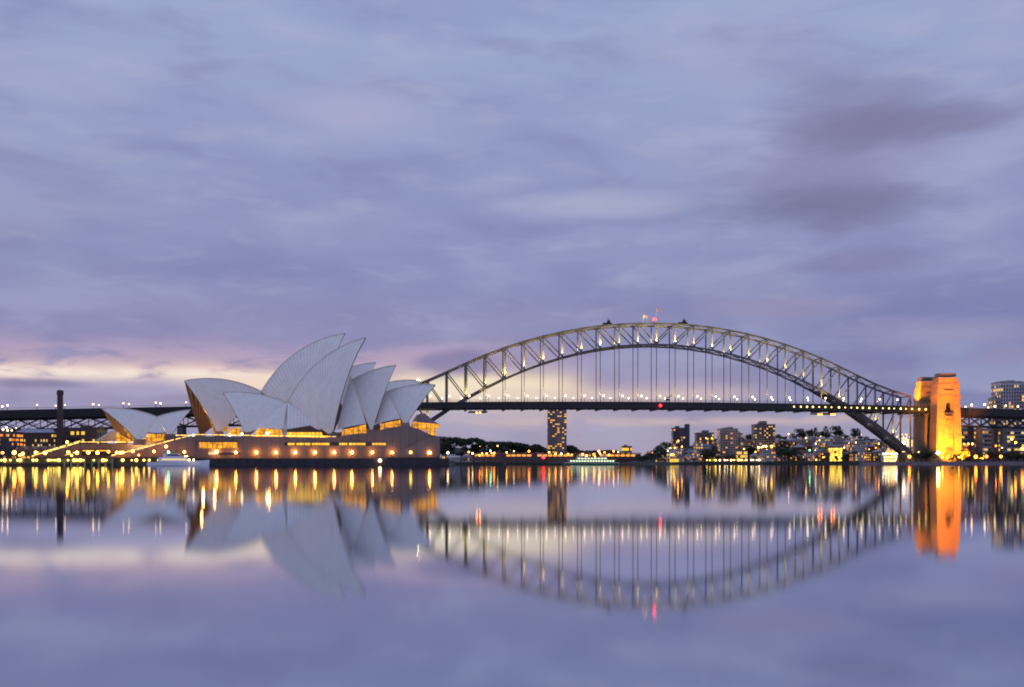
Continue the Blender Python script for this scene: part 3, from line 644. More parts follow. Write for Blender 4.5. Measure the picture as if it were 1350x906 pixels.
for a, b, c_, d_, m_, nm in win: panel(opera, WALL, [(a, d_), (b, d_), (b, c_), (a, c_)], .3, m_, nm, .25)
MB().box(WALL.pt(288, 582.6, .8), (18, 1.2, .35), WALL.phi).build('window_hood', CAPM, opera, True)
def rail(pts_, off, name='lit_handrail', r=.16, dz=1.0, pl=WALL):
    m = MB(); q = [pl.pt(x, y, off) + Vector((0, 0, dz)) for x, y in pts_]
    for a, b in zip(q, q[1:]):
        L = (b - a).length; N = max(1, int(L / 2.6))
        for i in range(N):
            s0, s1 = i / N, (i + R.uniform(.7, .98)) / N; m.beam(a.lerp(b, s0), a.lerp(b, s1), r, r * R.uniform(.8, 1.6))
    m.build(name, RAIL, opera, True)
rail([(147, 602.6), (256, 574.8), (445, 577.6)], -.6, r=.22, dz=.6); rail([(160, 600.5), (258, 575.8)], -8, r=.16, dz=.2)
rail([(42, 603.5), (106, 585), (186, 585), (219, 576), (256, 576)], -24.6, r=.24, dz=.7); rail([(60, 599.8), (106, 586.2)], -30, r=.2, dz=1.6)
for z_ in (590.5,): rail([(86, 601.5), (106, 596)], -20, r=.2, dz=.4)
for (px, py, off, pw) in ((283, 571, -34, 1200), (268, 571, -50, 1500), (266, 545, -62, 700), (400, 570, -14, 700), (355, 570, -14, 700), (468, 566, -14, 600), (160, 578, -40, 400), (200, 575, -40, 400)):
    add_point('foyer_light', WALL.pt(px, py, off), pw, (1, .50, .14), .5)
# restaurant shells
rest = thing('shell_restaurant', 'pair of small low white shells tip to tip, left of the great shells', 'restaurant', HR.at_z(207, 12, 0))
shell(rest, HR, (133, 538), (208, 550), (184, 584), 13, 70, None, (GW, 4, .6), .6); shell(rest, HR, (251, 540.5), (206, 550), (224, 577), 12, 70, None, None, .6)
patch(rest, HR.pt(206.5, 550, 1), HR.pt(194, 572, 11), HR.pt(219, 572, 11), .8, TILE, 'side_shell')
panel(rest, HR, [(189, 584), (196, 571.5), (218, 571.5), (218, 580)], 10.4, GLOW, 'glass_wall'); panel(rest, HR, [(194, 572), (195.5, 569.8), (219, 570), (219, 572.2)], 10.8, BRONZE, 'bronze_hood')
panel(rest, HR, [(154, 582), (155, 571), (171, 580), (173, 583)], -2, GLOW, 'glass_wall', .6)
panel(rest, HR, [(129, 581), (150, 568), (158, 569), (156, 581)], -8, mat('pale_canopy', (.5, .46, .46), .6), 'canopy', 5)
t = thing('lamp_cluster', 'very bright warm lamp cluster in front of the small shells', 'lamp', WALL.at_z(183.7, zr(584.5, 470), -20))
MB().tube((0, 0, 0), (0, 0, 1.2), .2).build('post', POST, t); MB().ball((0, 0, 2.0), 1.25, sz=1.7).build('lamp_head', em('lamp_cluster', (1, .66, .3), 60, 'AUTO'), t)
MB().ball((0, 0, 5.2), .6).build('lamp_head', L_WW, t)
# lamps of the promenade: (column, row, brightness radius, material, depth offset)
def wlamps(spots, off, labf, group, m, zb=3.2, nm='street_lamp', cat='street lamp'):
    for i, (px, py, r, *mm) in enumerate(spots):
        p = WALL.pt(px, py, off); t = thing(nm, labf(i), cat, (p.x, p.y, zb), 0, group); hh = max(.5, p.z - zb)
        MB().tube((0, 0, 0), (0, 0, hh - r * .4), .13, .08, 6).build('post', POST, t); MB().ball((0, 0, hh), r, 10, 7).build('lamp_head', mm[0] if mm else m, t)
wl = [(285.5, 595.8, .6), (311, 596.6, .42), (338, 596.6, .5), (364, 596.5, .52), (389.5, 596.6, .48), (415.3, 596.6, .5), (440.6, 596.6, .5), (464, 596.6, .52), (491, 596.6, .46), (517, 596.6, .42), (541.5, 596.5, .6, L_YEL), (566.5, 596.8, .5)]
wlamps(wl, 1.3, lambda i: f'amber globe lamp before the long podium wall, {nth(i)} from the left', 'globe lamps along the podium wall', L_POD)
wlamps([(143, 595.6, .5), (154, 596.6, .5), (158.5, 597, .6), (162, 596.6, .5), (175, 595, .55), (203, 595.3, .5), (219, 588.8, .55), (243, 596, .55), (183, 600, .3)], 3.0, lambda i: f'orange lamp at the foot of the great steps, {nth(i)} from the left', 'lamps at the foot of the steps', L_AMB)
wlamps([(3.5, 597, .4), (18.8, 596.8, .75), (30, 598.5, .6), (26, 600.2, .4), (47, 596.7, .55), (59.5, 597.2, .65), (90, 596.5, .6), (94.5, 600.6, .4), (101.5, 597, .65), (116.5, 596.6, .65), (128.5, 597, .65), (88.5, 583, .5)], -6, lambda i: f'orange promenade lamp near the left edge, {nth(i)} from the left', 'promenade lamps on the left', L_AMB)
wlamps([(255, 574.5, .4, L_WW), (303, 573.8, .5, L_WW), (319, 572.5, .55, L_WW), (352, 571.8, .65, L_WW), (295, 517, .3, L_WW)][:4], -4, lambda i: f'small white lamp on top of the podium, {nth(i)} from the left', 'white lamps on top of the podium', L_WW, zr(575.5, 470))
sw = [2, 6.5, 14, 24, 27, 44, 48.5, 64, 67.5, 71, 74, 78, 90, 98, 102, 106, 110, 124, 136, 140, 162, 174, 180, 190, 197, 209, 213]
for i, px in enumerate(sw):
    p = WALL.pt(px, 606.8, 9.4); t = thing('seawall_lamp', f'yellow lamp on the seawall just above the water, {nth(i)} from the left', 'wall lamp', p, 0, 'yellow lamps along the seawall'); r = R.choice([.34, .45, .62])
    MB().box((0, .3, 0), (.5, .4, .5)).build('bracket', POST, t); MB().ball((0, -.2, 0), r, 10, 7).build('lamp_head', L_SEA, t)
p = WALL.pt(501, 607.3, 9.6); t = thing('seawall_lamp', 'single white lamp low on the dark seawall under the right half of the podium', 'wall lamp', p)
MB().box((0, .3, 0), (.6, .5, .6)).build('bracket', POST, t); MB().ball((0, -.2, 0), .75).build('lamp_head', L_WW, t)
m = MB()
for i, px in enumerate(range(85, 150, 9)):
    p = WALL.at_z(px, 0, 9.6); t = thing('mooring_pile', f'pale timber pile in the water by the seawall, {nth(i)} from the left', 'pile', p, 0, 'timber piles along the seawall')
    MB().tube((0, 0, -2), (0, 0, 2.7), .35, .3, 8).build('pile', mat('pale_timber', (.30, .27, .16), .8), t)
# ------------------------------------------------------------------ motor yacht
yp = Vector((gx(236, 440), 440, 0)); yacht = thing('motor_yacht', 'sleek white motor yacht gliding before the great steps', 'yacht', yp, math.radians(6))
def loft(secs):                                                 # secs: list of rings of equal length
    m = MB(); n_ = len(secs[0])
    for s_ in secs: m.v += [Vector(p) for p in s_]
    for i in range(len(secs) - 1):
        for j in range(n_): q = (j + 1) % n_; m.f.append((i * n_ + j, i * n_ + q, (i + 1) * n_ + q, (i + 1) * n_ + j))
    m.f.append(tuple(reversed(range(n_)))); m.f.append(tuple((len(secs) - 1) * n_ + i for i in range(n_))); return m
secs = []
for x, b, zt_ in ((-12, 2.3, 1.6), (-8, 2.6, 1.6), (-2, 2.8, 1.7), (4, 2.5, 1.9), (9, 1.5, 2.2), (12, .12, 2.5)): secs.append([(x, -b, zt_), (x - .2, -b * .8, .2), (x - .4, -b * .4, -.4), (x - .4, b * .4, -.4), (x - .2, b * .8, .2), (x, b, zt_)])
loft(secs).build('hull', WHITE, yacht)
def cabin(x0, x1, z0, z1, hw, rake, name, m_):
    s_ = MB().hexa([(x0, -hw, z0), (x1, -hw * .8, z0), (x1, hw * .8, z0), (x0, hw, z0), (x0 + .3, -hw * .9, z1), (x1 - rake, -hw * .7, z1), (x1 - rake, hw * .7, z1), (x0 + .3, hw * .9, z1)]); return s_.build(name, m_, yacht)
cabin(-8, 5, 1.7, 3.5, 2.2, 2.6, 'cabin', WHITE); cabin(-6.5, 4.2, 2.3, 3.0, 2.28, 1.9, 'cabin_window', WIN[2]); cabin(-6, 1.5, 3.5, 5.0, 1.8, 2.0, 'flybridge', WHITE); cabin(-4.5, .9, 4.1, 4.7, 1.88, 1.4, 'bridge_window', DGLASS)
MB().beam((-4, -1.2, 5), (-4.6, -.9, 6.2), .2).beam((-4, 1.2, 5), (-4.6, .9, 6.2), .2).box((-4.6, 0, 6.3), (1.2, 2.4, .2)).build('radar_arch', WHITE, yacht)
MB().ball((-3.9, -1.0, 5.5), .42).build('green_light', L_GRN, yacht)
for x in (7.5, 9.2): MB().ball((x - 3, -2.7, 2.5), .35).build('deck_light', L_WW, yacht)
MB().box((3, -1.2, 3.9), (1.4, .2, .25)).build('cabin_light', L_WW, yacht)
# ------------------------------------------------------------------ ferry
fp = Vector((gx(780, 860), 860, 0)); ferry = thing('ferry', 'low green and cream passenger ferry crossing under the bridge', 'ferry', fp, math.radians(3))
secs = []
for x, b in ((-23, .6), (-20, 3.2), (-12, 4.8), (0, 5), (12, 4.8), (20, 3.2), (23, .6)): secs.append([(x, -b, 1.7), (x * .98, -b * .85, -.3), (x * .98, b * .85, -.3), (x, b, 1.7)])
loft(secs).build('hull', mat('ferry_green', (.03, .12, .07), .4), ferry)
CREAM = mat('ferry_cream', (.62, .58, .42), .5)
MB().box((0, 0, 2.0), (42, 8.4, .6)).box((0, 0, 4.25), (38, 8, .35)).build('deck_edge', CREAM, ferry)
MB().box((0, 0, 3.2), (36, 7, 1.8)).build('lower_saloon', mat('ferry_green', (.03, .12, .07)), ferry); MB().box((0, 0, 5.2), (24, 6, 1.6)).build('upper_saloon', CREAM, ferry)
LF = em('ferry_window', (.85, 1, .62), 1.6)
for i in range(16): MB().box((-16.5 + i * 2.2, -3.55, 3.3), (1.6, .15, .9)).build('window', LF, ferry)
for i in range(9): MB().box((-10.4 + i * 2.6, -3.05, 5.3), (1.8, .15, .7)).build('window', LF, ferry)
for x in (-10, 10): MB().box((x, 0, 6.9), (3, 3, 1.8)).build('wheelhouse', CREAM, ferry)
MB().tube((0, 0, 6), (0, 0, 9), 1.0, .8, 10).build('funnel', mat('ferry_green', (.03, .12, .07)), ferry)
# navigation marker with red light
for px, py, D, mm, lab in ((716.5, 602.8, 800, L_RED, 'red light on a dark pile standing in the water below the tower block'), (646.5, 594.5, 905, L_GRN, 'green light on a thin mast beside the white wharf marquee')):
    t = thing('channel_marker', lab, 'beacon', (gx(px, D), D, 0 if D < 900 else 2.5)); z_ = zr(py, D) - (0 if D < 900 else 2.5)
    MB().tube((0, 0, -1), (0, 0, z_), .4, .25, 8).box((0, 0, z_ - 1.2), (1.4, 1.4, .2)).build('pile', DSTEEL, t); MB().ball((0, 0, z_), 1.1 if mm is L_RED else .55).build('lamp_head', mm, t)

# ------------------------------------------------------------------ buildings
UNIT = {}
def unit_box(m):
    if m.name not in UNIT:
        me = bpy.data.meshes.new('window'); q = MB().box((0, 0, 0), (1, 1, 1)); me.from_pydata(q.v, [], q.f); me.materials.append(m); UNIT[m.name] = me
    return UNIT[m.name]
def windows(t, face, W_, D_, z0, z1, nx, nz, lit, rnd, w=.55, h=.55, mats=None, cap=96, dark=DGLASS, cnt=None):
    """a grid of windows on one face ('f' front, 'l' left, 'r' right) of a block; each is a part"""
    L_ = W_ if face == 'f' else D_; cx_, cz_ = L_ / nx, (z1 - z0) / nz; extra = MB()
    for j in range(nz):
        for i in range(nx):
            u = -L_ / 2 + cx_ * (i + .5); z = z0 + cz_ * (j + .5); on = rnd.random() < lit; m_ = rnd.choice(mats or WIN) if on else dark
            sx, sz = cx_ * w * (rnd.choice([1, 1, 1.5]) if on else 1), cz_ * h
            loc = (u, -D_ / 2, z) if face == 'f' else ((-W_ / 2, -u, z) if face == 'l' else (W_ / 2, u, z)); dim = (sx, .24, sz) if face == 'f' else (.24, sx, sz)
            if not on and cnt is not None and cnt[0] >= cap: extra.box(loc, dim); continue
            o = bpy.data.objects.new('window', unit_box(m_)); COL.objects.link(o); o.parent = t; o.location = loc; o.scale = dim
            if cnt is not None: cnt[0] += 1
    if extra.v: tag(extra.build('window', dark, t), kind='stuff')
def block(name, lab, px0, px1, ytop, D, zb, depth, wall, floors, nx, lit, seed, roof='flat', cat='apartment block', yaw=0.0, roofm=None, top=None, w=.55, h=.55, mats=None, side=True, group=None, dark=DGLASS):
    rnd = random.Random(seed); Wd = (px1 - px0) / F * D; zt_ = zr(ytop, D); hh = zt_ - zb; cx_ = (gx(px0, D) + gx(px1, D)) / 2
    t = thing(name, lab, cat, (cx_, D + depth / 2, zb), yaw, group)
    eave = hh if roof == 'flat' else hh * (.72 if hh < 14 else .85)
    MB().box((0, 0, (eave - 3) / 2), (Wd, depth, eave + 3)).build('wall', wall, t)
    rm_ = roofm or CAPM
    if roof == 'flat':
        MB().box((0, 0, eave + .25), (Wd + .5, depth + .5, .7)).build('roof', rm_, t)
        if hh > 18: MB().box((Wd * rnd.uniform(-.2, .2), 0, eave + 1.6), (Wd * .3, depth * .5, 2.2)).build('plant_room', wall, t)
        if hh > 18:                                             # balcony slabs, one per storey, on part of the front
            bx, bw = Wd * rnd.choice([-.22, .2]), Wd * rnd.uniform(.34, .5)
            for q in range(1, floors): MB().box((bx, -depth / 2 - .75, eave * .06 + (eave * .91) / floors * q), (bw, 1.5, .9)).build('balcony', wall, t)
    elif roof == 'gable':
        a, b = Wd / 2 + .3, depth / 2 + .3; MB().prism([(-a, -b, eave), (a, -b, eave), (0, -b, hh)], (0, 2 * b, 0)).build('roof', rm_, t)
    else:
        a, b, r_ = Wd / 2 + .5, depth / 2 + .5, max(.2, Wd / 2 - depth / 3); m = MB(); P = [(-a, -b, eave), (a, -b, eave), (a, b, eave), (-a, b, eave), (-r_, 0, hh), (r_, 0, hh)]
        m.v = [Vector(p) for p in P]; m.f = [(0, 1, 5, 4), (1, 2, 5), (2, 3, 4, 5), (3, 0, 4), (3, 2, 1, 0)]; rf = m.build('roof', rm_, t)
        if rnd.random() < .5: MB().box((r_ * .5, depth * .1, hh * .97), (1, 1, 2.2)).build('chimney', wall, rf)
    cnt = [0]; windows(t, 'f', Wd, depth, eave * .06, eave * .97, nx, floors, lit, rnd, w, h, mats, cnt=cnt, dark=dark)
    if side: windows(t, 'l' if cx_ > 0 else 'r', Wd, depth, eave * .06, eave * .97, max(2, int(nx * depth / Wd)), floors, lit, rnd, w, h, mats, cnt=cnt, cap=80, dark=dark)
    if top:
        for a, b, yt in top: MB().box(((gx((a + b) / 2, D) - cx_), 0, (hh + zr(yt, D) - zb) / 2), ((b - a) / F * D, depth * .6, zr(yt, D) - zb - hh)).build('lift_tower', wall, t)
    return t
GREY = mat('grey_render', (.33, .31, .32), .8, .15, .2); CRM = mat('cream_render', (.46, .39, .35), .8, .12, .2); BRN = mat('brown_render', (.25, .19, .17), .8, .15, .2); SLATE = mat('slate_blue_wall', (.085, .09, .13), .8, .15, .2)
PALE = mat('pale_render', (.52, .47, .47), .8, .1, .2); REDR = mat('red_tile_roof', (.16, .06, .045), .8, .2, .5); GRYR = mat('grey_roof', (.22, .23, .28), .7, .2, .5); TERR = mat('terracotta_wall', (.34, .19, .13), .8, .15, .3)
block('tower_block', 'tall slim concrete tower block with scattered lit windows seen beneath the bridge deck', 722, 747, 537.5, 1740, 4, 24, mat('tower_concrete', (.30, .25, .25), .8, .15, .2), 25, 8, .23, 3, w=.72, h=.45, mats=[WIN[0], WIN[1], WIN[0]])
block('apartment_block', 'dark slate apartment block with a round stair tower on the left of the hillside', 887.5, 903.5, 564.5, 1340, 18, 15, SLATE, 8, 5, .12, 4)
t = thing('stair_tower', 'round dark stair tower rising beside the slate apartment block', 'tower', (gx(906.7, 1340), 1345, 18)); hh = zr(559.8, 1340) - 18
MB().tube((0, 0, -3), (0, 0, hh), 3.2, 3.2, 14).build('wall', SLATE, t); MB().tube((0, 0, hh), (0, 0, hh + .8), 3.4, 3.0, 14).build('cap', CAPM, t)
block('apartment_block', 'mauve stepped apartment block with a small penthouse between slate and cream blocks', 918.5, 941.5, 571, 1390, 20, 16, BRN, 4, 7, .22, 5, top=[(927, 935, 567.2)])
block('apartment_block', 'large cream apartment block with amber windows down its front', 949.5, 973, 565.8, 1250, 3, 18, CRM, 13, 7, .17, 6, top=[(955, 967, 563.8)], w=.62, h=.42, mats=WIN[:2] + [WIN[3]])
block('apartment_block', 'narrow cream wing on the right of the large cream block', 973.4, 979.5, 572, 1262, 3, 14, CRM, 10, 2, .3, 7)
block('apartment_block', 'tall brown apartment tower with a raised centre, its lower left floors brightly lit', 995, 1022, 560, 1290, 14, 18, BRN, 12, 9, .2, 8, top=[(1003.5, 1012, 555)], mats=WIN[:3])
block('apartment_block', 'pale white apartment block right on the waterfront with a gabled roof', 1005, 1022.5, 592.5, 1190, 2.4, 13, PALE, 5, 6, .10, 9, 'gable', roofm=GRYR)
block('apartment_block', 'low cream block with every window glowing yellow by the waterfront', 973.5, 985.5, 594.5, 1205, 3, 11, CRM, 3, 5, .9, 10, mats=[WIN[1]], w=.7, h=.7)
block('apartment_block', 'brightly lit yellow apartment block near the right end of the hillside waterfront', 1097, 1110, 590, 1200, 3, 12, CRM, 5, 5, .95, 11, mats=[em('window_bright', YEL, 3.0), WIN[1]], w=.85, h=.8)
block('apartment_tower', 'tall pale apartment tower with dark glass behind the right viaduct', 1319, 1354, 504, 1230, 8, 24, mat('tower_white', (.50, .47, .50), .7, .1, .2), 20, 10, .26, 12, w=.42, h=.7, mats=WIN[:3], top=[(1321, 1350, 502.2)])
block('apartment_tower', 'lower stepped wing on the left of the tall pale tower', 1312, 1318.6, 525, 1226, 8, 18, GREY, 13, 3, .3, 13, mats=WIN[:3])
block('office_block', 'horizontal banded office block seen under the right viaduct beside the pylon', 1266, 1290, 567, 1180, 8, 14, GREY, 6, 5, .35, 14, w=.85, h=.5, mats=[WIN[0], WIN[2], WIN[3], WIN[4]], cat='office block')
block('office_block', 'second banded office block under the right viaduct, between the two piers', 1292, 1318, 566, 1190, 8, 14, PALE, 6, 5, .4, 15, w=.85, h=.5, mats=[WIN[0], WIN[2], WIN[3], WIN[4]], cat='office block')
block('office_block', 'third banded office block under the right viaduct at the picture edge', 1322, 1362, 567, 1180, 8, 14, GREY, 6, 8, .45, 16, w=.85, h=.5, mats=[WIN[1], WIN[2], WIN[0]], cat='office block')
block('boathouse', 'small waterfront boathouse glowing yellow below the slate block', 885, 895, 604.3, 1206, 2.4, 8, BRN, 1, 4, 1.0, 17, mats=[WIN[1]], w=.9, h=.8, cat='boathouse')
# far shore
ARC = em('arcade_orange', (1, .36, .06), 1.3)
t = thing('waterfront_arcade', 'long low waterfront arcade lit orange along the far shore', 'arcade', (gx(730, 1695), 1695, 2.4)); x0, x1 = gx(612, 1695) - gx(730, 1695), gx(845, 1695) - gx(730, 1695)
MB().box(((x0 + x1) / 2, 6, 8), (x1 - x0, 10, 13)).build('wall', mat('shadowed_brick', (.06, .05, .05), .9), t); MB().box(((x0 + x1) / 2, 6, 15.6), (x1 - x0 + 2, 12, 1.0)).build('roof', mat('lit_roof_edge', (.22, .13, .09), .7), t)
nA = 34
for i in range(nA):
    u = x0 + (x1 - x0) * (i + .5) / nA
    if R.random() < .85: MB().box((u, .9, 12.2), ((x1 - x0) / nA * .8, .5, 3.0)).build('lit_bay', ARC, t)
t = thing('waterfront_hall', 'dark red barrel-roofed hall above the far arcade', 'hall', (gx(803, 1750), 1750, 4)); hw = 34 / F * 1750 / 2; m = []
for i in range(9): a = math.pi * i / 8; m.append((-hw * math.cos(a), 0, 14 + 6 * math.sin(a) ** .6 if 0 < i < 8 else 14))
MB().box((0, 12, 7), (hw * 2, 22, 14)).build('wall', BRN, t); MB().prism(m, (0, 24, 0)).build('roof', REDR, t)
block('waterfront_hall', 'small far building with a strip of yellow windows right of the red barrel roof', 820.5, 833, 588.6, 1750, 4, 12, BRN, 3, 6, .6, 18, mats=[WIN[1]], cat='hall', w=.8)
# wharf with marquee beyond the podium's right end
t = thing('wharf_marquee', 'long white scalloped marquee on the wharf right of the podium', 'marquee', (gx(593, 905), 905, 2.5)); hw = 27 / F * 905 / 2
MB().box((0, 5, 2), (hw * 2, 9, 4)).build('wall', GREY, t); m = MB()
for i in range(9):
    u = -hw + 2 * hw * (i + .5) / 9; s_ = hw / 9
    m.v += [Vector(p) for p in ((u - s_, 0, 4), (u + s_, 0, 4), (u + s_, 10, 4), (u - s_, 10, 4), (u, 5, 7.2 if i < 7 else 6))]; k = len(m.v) - 5; m.f += [(k, k + 1, k + 4), (k + 1, k + 2, k + 4), (k + 2, k + 3, k + 4), (k + 3, k, k + 4)]
m.build('canopy', mat('white_canvas', (.6, .58, .62), .7), t)
block('wharf_shed', 'low grey wharf shed right of the white marquee', 607.5, 622, 599.5, 905, 2.5, 9, GREY, 1, 5, .4, 19, 'hip', cat='shed', roofm=GRYR, side=False)
block('wharf_shed', 'smaller dark shed at the tip of the wharf', 626, 634, 600.5, 905, 2.5, 7, BRN, 1, 3, .6, 20, 'gable', cat='shed', side=False)
block('wharf_shed', 'low ticket kiosk hard against the right end of the podium', 583, 588.5, 600, 620, 2.5, 5, GREY, 1, 3, .7, 21, cat='kiosk', side=False)
# ------------------------------------------------------------------ quay buildings on the left
WA = [WIN[1], WIN[2]]
WH = Plane(60, 890, 0)
block('warehouse', 'long brick warehouse with three rows of lit windows under a pale blue roof', 16, 71, 565.5, 880, 9, 16, BRICK, 4, 15, .42, 22, 'hip', 'warehouse', roofm=mat('blue_zinc_roof', (.30, .32, .42), .5), mats=WA, w=.4, h=.5)
block('warehouse', 'grey-blue warehouse end with small pale windows beside the chimney', 71.5, 84.5, 568, 884, 3, 14, SLATE, 5, 5, .0, 23, 'flat', 'warehouse', w=.45, h=.4, dark=mat('pale_blue_window', (.35, .38, .45), .3))
block('brick_building', 'brown brick building with tall yellow arched windows', 85, 127, 565, 880, 9, 16, mat('brown_brick', (.15, .09, .075), .8, .2, .5), 3, 6, .45, 24, 'flat', 'building', mats=[WIN[1]], w=.42, h=.42)
block('brick_building', 'lit ochre gable end just left of the small shells', 127.5, 134.5, 566, 868, 3, 12, mat('ochre_wall', (.5, .30, .10), .8), 3, 2, .2, 25, 'flat', 'building', mats=[WIN[1]])
block('quay_building', 'glass-fronted quay building with orange floors at the left edge', -14, 15.5, 570, 800, 3, 18, SLATE, 6, 8, .35, 26, 'flat', 'building', mats=[WIN[3], WIN[4], WIN[0]], w=.7, h=.5)
for i, (a, b) in enumerate(((21, 34), (34.5, 46.5), (47, 59), (59.5, 71), (71.5, 81))):
    block('quay_house', f'small terracotta gabled house in a row on the quay, {nth(i)} from the left', a, b, 588, 720, 3, 10, TERR, 2, 2, .35, 30 + i, 'gable', 'house', roofm=TERR, group='gabled terracotta houses on the quay', mats=[WIN[0], WIN[4]], side=False)
t = thing('chimney', 'tall dark brick chimney rising above the left viaduct', 'chimney', (gx(79.3, 870), 870, 3)); hh = zr(514.5, 870) - 3
MB().box((0, 0, hh / 2), (4.4, 4.4, hh), 0, .74).build('shaft', mat('chimney_brick', (.10, .065, .065), .85, .2, .4), t); MB().box((0, 0, hh - 2.2), (4.0, 4.0, 3.2)).build('cap', mat('chimney_brick', (.1, .065, .065)), t)
for i, (px, py, r) in enumerate(((4, 566.5, .8), (8.5, 563.7, .7), (10, 567.5, .8), (15.5, 567.5, .6), (21.3, 564.5, .4))):
    D = 795; z_ = zr(py, D); t = thing('street_lamp', f'white lamp in the cluster above the left-edge quay building, {nth(i)} from the left', 'street lamp', (gx(px, D), D, 3), 0, 'white lamps by the left edge')
    MB().tube((0, 0, 0), (0, 0, z_ - 3), .25, .15, 6).build('post', POST, t); MB().ball((0, 0, z_ - 3), r * .8).build('lamp_head', L_WW, t)

# ------------------------------------------------------------------ trees
def leaf_mat(name, a, b):
    m = bpy.data.materials.new(name); m.use_nodes = True; nt = m.node_tree; h = G(nt); bs = nt.nodes['Principled BSDF']
    gi = h.n('ShaderNodeNewGeometry'); nz = h.noise(gi.outputs['Position'], .25, 3, .6)
    nt.links.new(h.mix(h.ss(nz, .35, .65), (*a, 1), (*b, 1)), bs.inputs['Base Color']); bs.inputs['Roughness'].default_value = .8; return m
LEAF = leaf_mat('foliage', (.022, .035, .022), (.05, .075, .035)); BARK = mat('bark', (.05, .04, .03), .9)
def leaves(mb, c, r, n_, s, rnd, flat=1.0):
    for _ in range(n_):
        while True:
            d = Vector((rnd.uniform(-1, 1), rnd.uniform(-1, 1), rnd.uniform(-1, 1)))
            if .25 < d.length < 1: break
        d = d * (d.length ** -.35); p = Vector(c) + Vector((d.x * r, d.y * r, d.z * r * flat)); a = Vector((rnd.gauss(0, 1), rnd.gauss(0, 1), rnd.gauss(0, 1))).normalized(); b = a.orthogonal().normalized(); e = a.cross(b); q = s * rnd.uniform(.6, 1.3)
        mb.face([p - b * q - e * q * .6, p + b * q - e * q * .5, p + b * q * .8 + e * q * .7, p - b * q * .7 + e * q * .6])
def tree_proto(kind, seed):
    rnd = random.Random(seed); cr = MB(); tr = MB(); n_ = {'round': 9, 'umbrella': 8, 'tall': 7}[kind]; tops = []
    for i in range(n_):
        a = rnd.uniform(0, 6.28); r_ = rnd.uniform(.1, 1) ** .6
        if kind == 'round': c = (math.cos(a) * 2.9 * r_, math.sin(a) * 2.9 * r_, rnd.uniform(3.2, 7.6)); leaves(cr, c, rnd.uniform(1.5, 2.3), 46, .42, rnd, .8)
        elif kind == 'umbrella': c = (math.cos(a) * 2.9 * r_, math.sin(a) * 2.9 * r_, rnd.uniform(4.6, 8.6)); leaves(cr, c, rnd.uniform(1.7, 2.4), 70, .42, rnd, .8)
        else: c = (math.cos(a) * 1.6 * r_, math.sin(a) * 1.6 * r_, 3 + i * 1.15); leaves(cr, c, rnd.uniform(1.2, 1.9) * (1.15 - i * .07), 46, .38, rnd, .95)
        tops.append(c)
    z0 = 3.6 if kind == 'umbrella' else 3
    tr.tube((0, 0, -2), (.15, 0, z0), .42, .26, 7)
    for c in tops[:5]: tr.tube((.15, 0, z0 - .6), c, .16, .05, 5)
    return cr, tr
proto_mesh = {}
for kind in ('round', 'umbrella', 'tall'):
    for v in range(3):
        cr, tr = tree_proto(kind, v * 7 + len(kind)); a = bpy.data.meshes.new('crown'); a.from_pydata(cr.v, [], cr.f); a.materials.append(LEAF)
        b = bpy.data.meshes.new('trunk'); b.from_pydata(tr.v, [], tr.f); b.materials.append(BARK); proto_mesh[kind, v] = (a, b)
def tree(px, D, hgt, kind, lab, group, zb=None, wide=1.0):
    z_ = ground_z(px, D) if zb is None else zb; t = thing('tree', lab, 'tree', (gx(px, D), D, z_), R.uniform(0, 6.28), group); s_ = hgt / 9.6; t.scale = (s_ * wide, s_ * wide, s_)
    a, b = proto_mesh[kind, R.randrange(3)]
    for nm, me in (('crown', a), ('trunk', b)): o = bpy.data.objects.new(nm, me); COL.objects.link(o); o.parent = t
SK = [(842, 'round', 8), (847, 'round', 9), (852, 'round', 11), (858, 'round', 12), (864, 'round', 14), (871, 'round', 15), (878, 'round', 14), (884, 'round', 11), (945, 'round', 9), (979, 'round', 10), (986, 'round', 13), (991, 'round', 12), (1028, 'round', 12), (1034, 'round', 9), (1046, 'round', 12), (1053, 'umbrella', 16), (1060, 'round', 10), (1068, 'umbrella', 15), (1075, 'tall', 15), (1082, 'umbrella', 12), (1088, 'tall', 16), (1093, 'round', 13), (1101, 'umbrella', 18), (1109, 'round', 11), (1116, 'round', 9), (1126, 'umbrella', 16), (1135, 'round', 9), (1142, 'round', 8)]
for i, (px, kd, hg) in enumerate(SK): tree(px, 1375 if px > 890 else 1420, hg * 1.0, kd, f'dark {"flat-topped" if kd == "umbrella" else ("tall" if kd == "tall" else "bushy")} tree on the hillside skyline, {nth(i)} from the left', 'trees along the hillside skyline', wide=1.15)
# woods on the far hill and behind the quay
def wood(name, lab, spots, s, n_):
    m = MB(); rnd = random.Random(5)
    for x, y, z, r_ in spots: leaves(m, (x, y, z), r_, n_, s, rnd, .75)
    o = m.build(name, LEAF, None, normals=False); return tag(o, lab, 'woodland', None, 'stuff')
sp_ = []
SKY_W = [(570, 576), (588, 575), (604, 577), (614, 579), (620, 577.5), (626, 575), (632, 578), (640, 582), (660, 582), (680, 583), (692, 585), (700, 588), (708, 585), (716, 589), (722, 594), (748, 586), (756, 588), (764, 594), (790, 594), (800, 596)]
for i in range(520):
    px = R.uniform(560, 800); D = R.uniform(1765, 1850); zt_ = zr(lerp_table(SKY_W, px), D); z_ = R.uniform(6, max(8, zt_ - 4)) if i % 3 else zt_ - 5; sp_.append((gx(px, D), D, z_, R.uniform(4.5, 7)))
wood('woodland', 'dark wooded hill on the far shore between the podium and the tower block', sp_, 1.5, 60)
sp_ = []
for i in range(60):
    px = R.uniform(-30, 140); D = R.uniform(1010, 1080); sp_.append((gx(px, D), D, R.uniform(5, zr(566 if px < 45 else 572, D) - 4), R.uniform(4, 6)))
